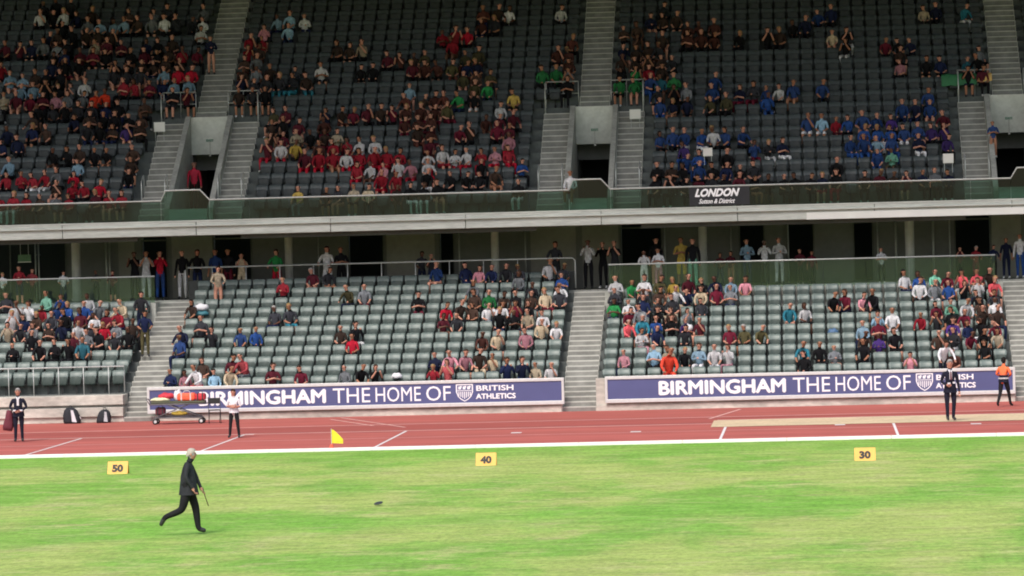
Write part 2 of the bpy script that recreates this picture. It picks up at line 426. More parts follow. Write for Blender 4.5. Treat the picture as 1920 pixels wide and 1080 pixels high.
    tx.matrix_parent_inverse = Matrix.Identity(4)
# top back wall + roof canopy
b = MB(); b.box(XL, ufy(NU) + .01, 10, XR, ufy(NU) + .3, 18.7); P(b, 'rear_wall', darkwall)
ROOF_F = 143.0
b = MB(); b.add([(XL, ROOF_F, 20.0), (XR, ROOF_F, 20.0), (XR, ufy(NU) + 1, 18.6), (XL, ufy(NU) + 1, 18.6), (XL, ROOF_F, 20.4), (XR, ROOF_F, 20.4), (XR, ufy(NU) + 1, 19.0), (XL, ufy(NU) + 1, 19.0)],
      [(0,3,2,1),(4,5,6,7),(0,1,5,4),(1,2,6,5),(2,3,7,6),(3,0,4,7)])
P(b, 'roof', mat('dark_roof_sheet', (.06, .062, .065), .8))
# under-ledge back wall with openings (photo x ranges at y~450)
def bx(px): return at(px, 465, BACK_Y).x
openings = [(-240, 20), (20, 122), (268, 312), (402, 470), (655, 718), (826, 850), (1166, 1240), (1388, 1432), (1478, 1525), (1602, 1636), (1792, 1856), (1990, 2050)]
b = MB(); xx = XL; segs = []
for a, c in openings:
    x0, x1 = bx(a), bx(c)
    if x0 > xx: segs.append((xx, x0))
    xx = max(xx, x1)
segs.append((xx, XR))
for i, (x0, x1) in enumerate(segs):
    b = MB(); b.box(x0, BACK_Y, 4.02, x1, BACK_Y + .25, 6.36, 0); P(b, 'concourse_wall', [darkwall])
for a, c in ((222, 252), (322, 398), (1092, 1160), (995, 1080), (1860, 1915), (725, 815)):
    b = MB(); b.box(bx(a), BACK_Y - .03, 4.03, bx(c), BACK_Y - .004, 6.35); P(b, 'wall_panel', beige)
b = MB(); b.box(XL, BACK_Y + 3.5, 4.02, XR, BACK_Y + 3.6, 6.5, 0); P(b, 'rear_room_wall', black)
for a, c in openings[1:]:
    b = MB(); x0, x1 = bx(a), bx(c)
    b.box(x0 - .05, BACK_Y - .06, 4.03, x0, BACK_Y - .006, 6.2); b.box(x1, BACK_Y - .06, 4.03, x1 + .05, BACK_Y - .006, 6.2); b.box(x0 - .05, BACK_Y - .06, 6.203, x1 + .05, BACK_Y - .006, 6.26)
    P(b, 'door_frame', mat('door_frame_paint', (.11, .12, .11), .6))
# round columns and thin pipes in front of the wall
colm = mat('column_concrete', (.60, .60, .58), .8, .12, 2)
for px, r in ((142, .17), (541, .15), (928, .15), (1318, .16), (1706, .17), (2095, .16)):
    X = at(px, 465, 158.6).x; b = MB(); b.lathe([(r, 4.02), (r, 6.36)], (X, 158.6, 0), 20); b.lathe([(r + .03, 4.03), (r + .03, 4.13)], (X, 158.6, 0), 20)
    P(b, 'column', colm, smooth=True)
for px in (66, 72, 199, 205, 597, 861, 985, 1247, 1371, 1478, 1646, 1680, 1750, 1781):
    X = at(px, 465, 159.9).x; b = MB(); r = .045 if px in (199, 205, 1680, 1750) else .028
    b.tube([(X, 159.9, 4.02), (X, 159.9, 6.36)], r); 
    for z in (4.9, 5.8): b.tube([(X, 159.9, z), (X, 160.19, z)], .012, 6)
    P(b, 'pipe', steel, smooth=True)
# green exit box hanging in the dark left bay
g = at(46, 484, 158.0)
b = MB(); b.box(g.x - .24, 157.97, g.z - .13, g.x + .24, 158.03, g.z + .13, 0); b.box(g.x - .25, 157.96, g.z - .16, g.x + .25, 158.04, g.z - .133, 1)
b.tube([(g.x - .15, 158, g.z + .12), (g.x - .15, 158, 6.38)], .008, 6, 1); b.tube([(g.x + .15, 158, g.z + .12), (g.x + .15, 158, 6.38)], .008, 6, 1)
o = P(b, 'hanging_sign', [mat('green_sign_face', (.10, .22, .13), .5), silver])
# balustrades ----------------------------------------------------------
def rail(name, pts, r=.028, posts=(), gm=None, gz=None, m=steel, pz=None):
    b = MB(); b.tube(pts, r, 8)
    for (x, y, z0, z1) in posts: b.tube([(x, y, z0), (x, y, z1)], .02, 6)
    return P(b, name, m, smooth=True)
RZT = 7.66
GY = LED_Y + .10
pts = []
KL = {SXU[0]: (-.94, -.76), SXU[1]: (-.66, -.50), SXU[2]: (-.28, -.05)}
for xs in SXU:
    pts += [(xs + KL[xs][0], GY, RZT), (xs + KL[xs][1], GY, RZT + .37), (xs + .50, GY, RZT + .37), (xs + .84, GY, RZT)]
rail('balcony_rail', [(XL, GY, RZT)] + pts + [(XR, GY, RZT)], .032)
def panels(x0, x1, y, z0, z1, name, m, w=1.48):
    n = max(1, round((x1 - x0) / w)); d = (x1 - x0) / n
    for i in range(n):
        b = MB(); b.box(x0 + i*d + .008, y - .006, z0, x0 + (i+1)*d - .008, y + .006, z1); P(b, name, m)
ends = [XL]
for xs in SXU: ends += [xs + KL[xs][0], xs + .84]
ends.append(XR)
for i in range(0, len(ends), 2): panels(ends[i], ends[i+1], GY, 6.935, RZT - .035, 'glass_panel', gl)
for xs in SXU:
    k0, k1 = KL[xs]
    b = MB(); b.add([(xs+k0+.01, GY-.005, 6.935), (xs+.83, GY-.005, 6.935), (xs+.83, GY-.005, RZT-.035), (xs+.49, GY-.005, RZT+.335), (xs+k1+.01, GY-.005, RZT+.335), (xs+k0+.01, GY-.005, RZT-.035),
                     (xs+k0+.01, GY+.005, 6.935), (xs+.83, GY+.005, 6.935), (xs+.83, GY+.005, RZT-.035), (xs+.49, GY+.005, RZT+.335), (xs+k1+.01, GY+.005, RZT+.335), (xs+k0+.01, GY+.005, RZT-.035)],
                    [(0,1,2,3,4,5), (6,7,8,9,10,11)] + [(i, (i+1) % 6, 6 + (i+1) % 6, 6 + i) for i in range(6)])
    P(b, 'glass_panel', gl)
# concourse rail behind the middle block, glass in front of the platforms
yy = lfy(11) + .05; X0, X1 = at(352, 500, yy).x, at(1078, 486, yy).x
rail('concourse_rail', [(X0 - .1, yy, 4.1), (X0 - .1, yy, 5.1), (X0, yy, 5.2), (X1 - .1, yy, 5.2), (X1, yy, 5.1), (X1, yy, 4.1)], .03,
     [(x, yy, 4.02, 5.2) for x in [X0 + .9 + 1.25 * i for i in range(int((X1 - X0 - 1.2) / 1.25) + 1)]])
b = MB(); b.box(X0, yy + .1, 4.02, X1, yy + .14, 4.72); P(b, 'rail_infill', mat('dark_infill', (.03, .035, .035), .6))
for k in ('left', 'right', 'far right'):
    x0, x1, r0, r1 = BL[k]; yy = lfy(r1) + .08
    if k == 'right': x0 += .15; x1 -= .25
    if k == 'left': x1 -= .02
    rail('platform_rail', [(x0, yy, 4.93), (x1, yy, 4.93)], .028); panels(x0, x1, yy, 3.98, 4.89, 'glass_panel', gl2, 1.6)

x1 = SXL[0] - HW - .1; yy = lfy(1) - .02
b = MB(); b.tube([(XL, yy, 1.90), (x1, yy, 1.90), (x1, yy, 1.0)], .026)
P(b, 'barrier_rail', steel, smooth=True)
for i in range(21):
    b = MB(); X = x1 - .55 - .88 * i; b.tube([(X, yy, .93), (X, yy, 1.90)], .016, 6); P(b, 'barrier_post', steel, smooth=True)
# ------------------------------------------------------------------ ad boards
blue = mat('blue_board_vinyl', (.076, .088, .215), .45, .08, .5)
white = mat('white_vinyl', (.84, .84, .88), .5, .02, 5)
def adboard(px0, px1, x1w, label, off):
    x0 = at(px0, 750, WY - .22).x; x1 = x1w if x1w else at(px1, 735, WY - .22).x
    e = empty('advertising_board', ((x0 + x1) / 2, WY - .2, .25)); tag(e, label, 'advertising board', 'advertising boards on the front wall')
    def Q(mb, n, m, par=None, **k):
        o = mb.build(n, m, par or e, **k)
        if par is None: o.matrix_parent_inverse = Matrix.Translation(e.location).inverted()
        return o
    b = MB(); b.box(x0, WY - .24, .40, x1, WY - .18, 1.07); pan = Q(b, 'panel', blue)
    b = MB(); y0, y1 = WY - .27, WY - .165
    b.box(x0 - .06, y0, 1.072, x1 + .06, y1, 1.18); b.box(x0 - .06, y0, .27, x1 + .06, y1, .398)
    b.box(x0 - .09, y0 + .004, .272, x0 - .003, y1 - .004, 1.178); b.box(x1 + .003, y0 + .004, .272, x1 + .09, y1 - .004, 1.178)
    Q(b, 'frame', silver, bevel=.01)
    Y = WY - .245
    def tx(s, pa, pb, z, h, bold, name='lettering', heavy=0):
        xa, xb = at(pa + off, 735, Y).x, at(pb + off, 735, Y).x
        o = text(s, h, white, name, pan, (xa, Y, z), width=xb - xa, bold=bold, heavy=heavy); return o
    tx('BIRMINGHAM', 1235, 1474, .49, .50, 0, heavy=.040)
    tx('THE', 1487, 1557, .49, .50, 0); tx('HOME', 1567, 1652, .49, .50, 0); tx('OF', 1662, 1708, .49, .50, 0)
    tx('BRITISH', 1756, 1826, .79, .19, 0, heavy=.010); tx('ATHLETICS', 1755, 1830, .51, .19, 0, heavy=.016)
    xa, xb = at(1718 + off, 735, Y).x, at(1750 + off, 735, Y).x; xc = (xa + xb) / 2; w = (xb - xa) / 2
    b = MB(); Yc = Y - .002                      # shield: outline, three lions' row, quartered stripes
    out = [(-1, 1.0), (1, 1.0), (1, .1), (.8, -.4), (.45, -.75), (0, -1.0), (-.45, -.75), (-.8, -.4), (-1, .1)]
    z_ = .735; h_ = .30
    ring = [(xc + w*u, z_ + h_*v) for u, v in out]; inn = [(xc + w*u*.86, z_ + h_*v*.88) for u, v in out]
    n = len(out)
    for i in range(n):
        j = (i + 1) % n; q = [ring[i], ring[j], inn[j], inn[i]]
        b.add([(p[0], Yc, p[1]) for p in q] + [(p[0], Yc + .004, p[1]) for p in q], [(0,1,2,3), (4,5,6,7), (0,1,5,4), (3,2,6,7)])
    for i in range(3):
        c = xc + w * (-.52 + .52 * i)
        b.box(c - w*.20, Yc, z_ + h_*.40, c + w*.12, Yc + .004, z_ + h_*.74); b.box(c + w*.02, Yc - .002, z_ + h_*.60, c + w*.2, Yc + .002, z_ + h_*.80)
    b.box(xc - w*.82, Yc, z_ + h_*.22, xc + w*.82, Yc + .004, z_ + h_*.30)
    for i in range(7):
        c = xc + w * (-.66 + .22 * i); zt = z_ + h_*.14; zb = z_ - h_ * (.68 - .55 * abs(-.66 + .22 * i))
        b.box(c - w*.055, Yc, zb, c + w*.055, Yc + .004, zt)
    o = b.build('crest', white, pan)
    return e
adboard(281, 1053, None, 'long blue board reading BIRMINGHAM THE HOME OF BRITISH ATHLETICS partly behind the stretcher trolley', -863)
adboard(1140, 0, SXL[2] - HW - .1, 'long blue BIRMINGHAM board to the right of the central stairs, behind the suited official', 0)
adboard(2000, 0, XR, 'plain end blue board right of the rightmost stairs', 700) if False else None
# LONDON banner on the balcony glass
g0, g1 = at(1292, 356, GY - .05), at(1406, 390, GY - .05)
b = MB(); nx = 12
bn = empty('banner', (g0.x, GY - .05, 6.95)); tag(bn, 'black banner with white LONDON lettering tied to the upper balcony glass', 'banner')
for i in range(nx):
    xa = (g1.x - g0.x) * i / nx; xb = (g1.x - g0.x) * (i + 1) / nx
    ya, yb = .012 * sin(i * 1.3), .012 * sin((i + 1) * 1.3)
    b.add([(xa, ya, .02), (xb, yb, .02), (xb, yb, .68), (xa, ya, .68), (xa, ya + .008, .02), (xb, yb + .008, .02), (xb, yb + .008, .68), (xa, ya + .008, .68)], [(0,1,2,3), (4,7,6,5), (3,2,6,7), (0,4,5,1)])
cl = b.build('cloth', mat('black_banner_cloth', (.014, .015, .02), .7), bn)
text('LONDON', .30, white, 'lettering', cl, (.20, -.020, .33), width=1.62, bold=.004, shear=.35, heavy=.022)
text('Sutton & District', .17, white, 'lettering', cl, (.34, -.020, .09), width=1.30, bold=.004, shear=.4)

# ------------------------------------------------------------------ seats
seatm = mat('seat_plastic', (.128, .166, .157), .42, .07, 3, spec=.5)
seatu = mat('seat_underside_shaded', (.036, .056, .050), .55, .1, 3)  # dark green underside, darkened further to imitate shade below the backrests
seatm2 = mat('shaded_seat_plastic', (.056, .070, .074), .45, .07, 3, spec=.5)  # same seats as the lower tier, roof shade put into the colour
seatu2 = mat('upper_seat_underside_shaded', (.020, .026, .029), .6, .1, 3)  # underside colour likewise darkened for the roof shade
blk = mat('black_bracket', (.02, .022, .022), .6)
def shell(mb, w, prof, mi=0, round_=.0):
    """curved plate: profile (y,z,halfwidth) with thickness, rounded at the corners"""
    vs = []; n = 7
    for (y, z, hw) in prof:
        for k in range(n):
            u = -1 + 2 * k / (n - 1); vs.append((u * hw, y + .035 * u * u * -1, z))
    m = len(prof); base = len(vs)
    vs += [(x, y + .03, z) for x, y, z in vs]
    fs = []
    for i in range(m - 1):
        for k in range(n - 1):
            a = i * n + k; fs.append((a, a + 1, a + n + 1, a + n)); fs.append((base + a, base + a + n, base + a + n + 1, base + a + 1))
    for k in range(n - 1):
        fs.append((k, base + k, base + k + 1, k + 1)); a = (m - 1) * n + k; fs.append((a, a + 1, base + a + 1, base + a))
    for i in range(m - 1):
        a = i * n; fs.append((a, a + n, base + a + n, base + a)); a = i * n + n - 1; fs.append((a, base + a, base + a + n, a + n))
    mb.add(vs, fs, mi)
# origin: middle of seat on its row floor, seat back at y = 0.70
def seat_back(mb, mi=0, y=.70): shell(mb, .42, [(y - .04, .42, .19), (y - .02, .5, .205), (y, .62, .226), (y + .03, .70, .228), (y + .06, .745, .222), (y + .10, .78, .20), (y + .15, .79, .15)], mi)
def seat_up(mb, mi=0, y=.70): shell(mb, .42, [(y - .14, .30, .16), (y - .15, .36, .195), (y - .15, .50, .20), (y - .13, .575, .19), (y - .12, .61, .15)], mi)
def seat_down(mb, mi=0, y=.70):
    v = []; mb.box(-.2, y - .42, .405, .2, y - .03, .44, mi)
def bracket(mb, mi=0, y=.70):
    mb.box(-.03, y - .04, .0, .03, y + .0, .42, mi); mb.box(-.215, y - .07, .36, .215, y - .03, .40, mi)
    mb.box(-.226, y - .10, .34, -.214, y + .03, .60, mi); mb.box(.214, y - .10, .34, .226, y + .03, .60, mi)
def m_of(fn, name, m, y=.70, sm=True):
    b = MB(); fn(b, 0, y); return b.mesh(name, [m], sm)
ME = {k: m_of(*v) for k, v in dict(back=(seat_back, 'seat_back', seatm), up=(seat_up, 'seat_pan', seatu), down=(seat_down, 'seat_pan_lowered', seatm), br=(bracket, 'seat_bracket', blk, .70, False)).items()}
ORD = ['front', 'second', 'third', 'fourth', 'fifth', 'sixth', 'seventh', 'eighth', 'ninth', 'tenth', 'eleventh', 'twelfth', 'thirteenth', 'fourteenth', 'fifteenth', 'sixteenth', 'seventeenth', 'eighteenth', 'nineteenth', 'twentieth']
def put_seat(x, r, k, occ):
    e = empty('tip_up_seat', (x, lfy(r), lfz(r)))
    row = ORD[r - BL[k][2]]
    tag(e, ('grey-green plastic seat in use, lowered under a spectator, %s row of the %s lower block' if occ else 'empty grey-green tip-up seat, folded, in the %s row of the %s lower block') % (row, k), 'seat', ('occupied' if occ else 'empty') + ' seats in the %s row of the %s lower block' % (row, k))
    for n, key in (('backrest', 'back'), ('seat_pan', 'down' if occ else 'up'), ('bracket', 'br')):
        o = bpy.data.objects.new(n, ME[key]); C.objects.link(o); o.parent = e
def block_xs(k, upper=False):
    x0, x1 = BL[k][0] + .16, BL[k][1] - .16
    n = int((x1 - x0) / .5)
    if k == 'left': return [x1 - .25 - .5 * i for i in range(n)][::-1]
    p = (x1 - x0) / n
    return [x0 + p * (i + .5) for i in range(n)]
SEATX = {k: block_xs(k) for k in BL}

# ------------------------------------------------------------------ people
def c3(h): return tuple((int(h[i:i+2], 16) / 255.) ** 2.2 for i in (0, 2, 4))
PAL = dict(w=('white', 'c4c4c8'), k=('black', '17171b'), n=('navy', '1c2440'), b=('blue', '28467f'), r=('red', 'a01c30'), R=('maroon', '5a1c2c'), g=('green', '2c7c46'), G=('grey', '70747a'),
           y=('yellow', 'cfae4c'), o=('orange', 'f0401c'), p=('pink', 'c08290'), l=('light blue', '7fa0b8'), t=('beige', 'b0a088'), B=('brown', '40322c'), u=('purple', '44306e'), e=('teal', '2c6a7c'),
           c=('coral', 'c05058'), d=('dark grey', '33343a'), O=('olive', '4c4832'), s=('skin', 'a86c55'), m=('mint', '78b8a0'), a=('chestnut', '52302a'))
def cm(c, v=0):
    k = (1., .72, 1.22, .55)[v]; b_ = c3(PAL[c][1]); g_ = sum(b_) / 3; q = (0, .12, -.0, .05)[v]
    return mat('cloth_' + PAL[c][0].replace(' ', '_') + ('', '_dark', '_pale', '_deep')[v], tuple(min(.8, (x * (1 - q) + g_ * q) * k) for x in b_), .85, .3, 11, spec=.2)
SK = [mat('skin_fair', c3('b98470'), .6, .06, 8), mat('skin_tan', c3('9a6a52'), .6, .06, 8), mat('skin_brown', c3('5c3c2e'), .6, .06, 8)]
HA = [mat('hair_dark', (.010, .008, .007), .8, spec=.15), mat('hair_brown', (.034, .019, .012), .8, spec=.15), mat('hair_blond', (.26, .17, .075), .8, spec=.2), mat('hair_grey', (.3, .29, .28), .8, spec=.2)]
SHOE = mat('dark_shoe', (.02, .02, .022), .5); SHOEW = mat('white_shoe', (.6, .6, .6), .5)
# slots: 0 skin 1 top 2 thighs 3 shins 4 shoes 5 hair 6 forearms
def skel(seated=True, arms='lap', lean=0., tw=0., build=1., legs='stand', long=False):
    J, E = {}, []
    hz = .50 if seated else .93
    def j(n, p, r): J[n] = (Vector(p), r)
    yl = -lean
    j('pel', (0, 0, hz), .135 * build); j('bel', (0, yl * .35 + .0, hz + .16), .125 * build); j('che', (0, yl * .8, hz + .36), .135 * build)
    j('neb', (0, yl * 1.1, hz + .50), .065); j('nec', (tw * .01, yl * 1.2 - .01, hz + .57), .052); j('he0', (tw * .02, yl * 1.3 - .035, hz + .645), .072); j('hem', (tw * .02, yl * 1.33 - .022, hz + .70), .090); j('he1', (tw * .02, yl * 1.35 - .012, hz + .755), .090)
    E += [('pel', 'bel', 1), ('bel', 'che', 1), ('che', 'neb', 1), ('neb', 'nec', 0), ('nec', 'he0', 0), ('he0', 'hem', 7), ('hem', 'he1', 7)]
    if long:
        h1 = J['he1'][0]; j('hbk', (h1.x, h1.y + .07, h1.z - .10), .085); j('hlo', (h1.x, h1.y + .085, h1.z - .22), .07); E += [('he1', 'hbk', 5), ('hbk', 'hlo', 5)]
    for s, L in ((-1, 'a'), (1, 'b')):
        j('sh' + L, (s * .165, yl * .95, hz + .45), .068); E.append(('che', 'sh' + L, 1))
        sh = J['sh' + L][0]
        if arms == 'lap': el = sh + Vector((s * .07, -.03, -.27)); wr = sh + Vector((-s * .04, -.25, -.36)); ha = wr + Vector((-s * .05, -.07, 0))
        elif arms == 'knees': el = sh + Vector((s * .06, -.14, -.24)); wr = sh + Vector((-s * .01, -.33, -.36)); ha = wr + Vector((-s * .03, -.08, -.03))
        elif arms == 'cross': el = sh + Vector((s * .09, -.06, -.26)); wr = sh + Vector((-s * .12, -.22, -.20)); ha = wr + Vector((-s * .08, 0, .02))
        elif arms == 'up': el = sh + Vector((s * .07, -.12, -.22)); wr = sh + Vector((-s * .06, -.25, .02)); ha = wr + Vector((-s * .03, -.02, .08))
        elif arms == 'one': 
            el = sh + Vector((s * .07, -.03, -.27)); wr = sh + (Vector((-s * .04, -.25, -.36)) if s < 0 else Vector((-s * .08, -.20, .05))); ha = wr + Vector((-s * .04, -.03, .02 if s < 0 else .07))
        elif arms == 'rail': el = sh + Vector((s * .10, -.14, -.24)); wr = sh + Vector((s * .02, -.38, -.32)); ha = wr + Vector((-s * .02, -.08, -.01))
        else: el = sh + Vector((s * .06, .02, -.29)); wr = sh + Vector((s * .08, -.07, -.54)); ha = wr + Vector((0, -.03, -.09))
        j('el' + L, el, .046); j('wr' + L, wr, .033); j('ha' + L, ha, .034)
        E += [('sh' + L, 'el' + L, 1), ('el' + L, 'wr' + L, 6), ('wr' + L, 'ha' + L, 0)]
        j('hi' + L, (s * .095, 0 if not seated else -.03, hz - .03), .098 * build); E.append(('pel', 'hi' + L, 2))
        hi = J['hi' + L][0]
        if seated: kn = Vector((s * .13, -.44, .52)); an = Vector((s * .12, -.42, .09)); to = Vector((s * .14, -.56, .045))
        elif legs == 'walk' : kn = Vector((s * .10, -.17 if s > 0 else .02, .50)); an = Vector((s * .10, -.17 if s > 0 else .28, .09 if s > 0 else .15)); to = an + Vector((0, -.15, -.04 if s > 0 else -.09))
        else: kn = Vector((s * .10, -.02, .50)); an = Vector((s * .11, .0, .09)); to = Vector((s * .13, -.15, .045))
        j('kn' + L, kn, .066); j('an' + L, an, .048); j('to' + L, to, .042)
        E += [('hi' + L, 'kn' + L, 2), ('kn' + L, 'an' + L, 3), ('an' + L, 'to' + L, 4)]
    return J, E
def grow(J, E, name, sub=1, root='pel'):
    me = bpy.data.meshes.new(name); ks = list(J); ix = {k: i for i, k in enumerate(ks)}
    bm = bmesh.new(); sk = bm.verts.layers.skin.verify(); vv = []
    for k in ks:
        v = bm.verts.new(J[k][0]); r = J[k][1]; v[sk].radius = (r, r) if not isinstance(r, tuple) else r
        if k == root: v[sk].use_root = True
        vv.append(v)
    for a, c, m in E: bm.edges.new((vv[ix[a]], vv[ix[c]]))
    bm.to_mesh(me); bm.free()
    o = bpy.data.objects.new(name, me); C.objects.link(o)
    s = o.modifiers.new('s', 'SKIN'); s.use_smooth_shade = True; s.branch_smoothing = .6
    q = o.modifiers.new('u', 'SUBSURF'); q.levels = sub; q.render_levels = sub
    bpy.context.view_layer.update()
    out = bpy.data.meshes.new_from_object(o.evaluated_get(bpy.context.evaluated_depsgraph_get()))
    bpy.data.objects.remove(o); out.name = name
    hc = (J['he0'][0] + J['he1'][0]) / 2
    segs = [(J[a][0], J[c][0], m, (J[a][1] + J[c][1]) / 2) for a, c, m in E]
    for p in out.polygons:
        c = p.center; best = 1e9; bi = 1
        for a, e, m, r in segs:
            d = e - a; t = max(0, min(1, (c - a).dot(d) / d.length_squared)); q_ = (c - a - d * t).length - r * .9
            if q_ < best: best = q_; bi = m
        if bi == 5 and (c - hc).y < -.03: bi = 7
        if bi == 7 or (bi == 0 and c.z > J['nec'][0].z + .03):
            rel = c - hc
            bi = 5 if (rel.z > .045 or (rel.z > .02 and rel.y > -.05) or rel.y > -.012 + max(0, -rel.z) * .4 or (abs(rel.x) > .066 and rel.z > -.02)) else 0
        p.material_index = bi
        p.use_smooth = True
    return out
def slots(me, J):
    hc = (J['he0'][0] + J['he1'][0]) / 2; fy = hc.y - .088; h = MB()
    h.add([(hc.x - .014, fy + .006, hc.z + .02), (hc.x + .014, fy + .006, hc.z + .02), (hc.x + .02, fy + .008, hc.z - .025), (hc.x - .02, fy + .008, hc.z - .025), (hc.x, fy - .022, hc.z - .02)], [(0, 1, 4), (1, 2, 4), (2, 3, 4), (3, 0, 4)], 0)
    for s in (-1, 1):
        h.ell((hc.x + s * .034, fy + .012, hc.z + .014), (.014, .010, .007), 6, 4, 5); h.ell((hc.x + s * .088, hc.y + .005, hc.z - .005), (.010, .018, .030), 6, 4, 0)
    h.ell((hc.x, fy + .016, hc.z - .050), (.024, .010, .005), 6, 4, 5)
    n0 = len(me.polygons); i0 = [p.material_index for p in me.polygons]; bm = bmesh.new(); bm.from_mesh(me); bm.from_mesh(h.mesh('f', [SHOE])); bm.to_mesh(me); bm.free()
    me.polygons.foreach_set('material_index', i0 + h.m[:len(me.polygons) - n0]); me.polygons.foreach_set('use_smooth', [True] * len(me.polygons))
    ix = [p.material_index for p in me.polygons]; me.materials.clear()
    for m in (SK[0], cm('w'), cm('k'), cm('k'), SHOE, HA[1], cm('w')): me.materials.append(m)
    me.polygons.foreach_set('material_index', ix)
    return me
POSE = []
for i, (a, le, tw, bu) in enumerate((('lap', .05, 0, 1), ('knees', .16, 1, 1), ('cross', 0, -1, 1.1), ('up', .06, 0, .95), ('one', .10, 2, 1), ('lap', 0, -2, 1.12), ('knees', .10, 0, .92), ('cross', .05, 1, 1), ('knees', .26, 3, 1.05), ('lap', .14, -3, 1.1), ('knees', .18, 2, 1.0), ('lap', .12, 3, .9), ('rail', .22, -2, 1.05))):
    q_ = skel(True, a, le, tw, bu, 'stand', i % 2 == 1); POSE.append(slots(grow(*q_, 'seated_person'), q_[0]))
STAND = []
for i, (a, le, tw) in enumerate((('down', 0, 0), ('rail', .06, 1), ('cross', 0, -1), ('up', .02, 0), ('one', .03, 2))):
    q_ = skel(False, a, le, tw, 1, 'stand', i in (1, 4)); STAND.append(slots(grow(*q_, 'standing_person'), q_[0]))

SH = []   # records of people: dict
def dress(o, top, legs, rnd, hair=None, skin=None, up=False):
    sk = SK[skin if skin is not None else rnd.choice((0, 0, 0, 0, 1, 1, 2))]; ha = HA[hair if hair is not None else rnd.choice((0, 0, 1, 1, 1, 2))]
    short = rnd.random() < .45
    v = rnd.choice((0, 0, 0, 1, 1, 2, 3)) if not up else rnd.choice((0, 1, 1, 3, 3)); T_ = cm(top, v if top != 'w' else v % 2); lg = legs if legs != 's' else rnd.choice('kknRd')  # upper tier draws darker cloth more often, imitating shade under the roof
    bare = legs == 's' or rnd.random() < .3
    return [sk, T_, sk if (bare and rnd.random() < .4) else cm(lg, rnd.choice((0, 1, 2))), sk if bare else cm(lg), SHOEW if rnd.random() < .35 else SHOE, ha, sk if short or top in 'aBR' else T_]
def parse(s):
    out = []
    for tok in s.split():
        a = tok.split(','); out.append((float(a[0]), float(a[1]), a[2], a[3] if len(a) > 3 and a[3] else 'k', int(a[4]) if len(a) > 4 and a[4] else None))
    return out
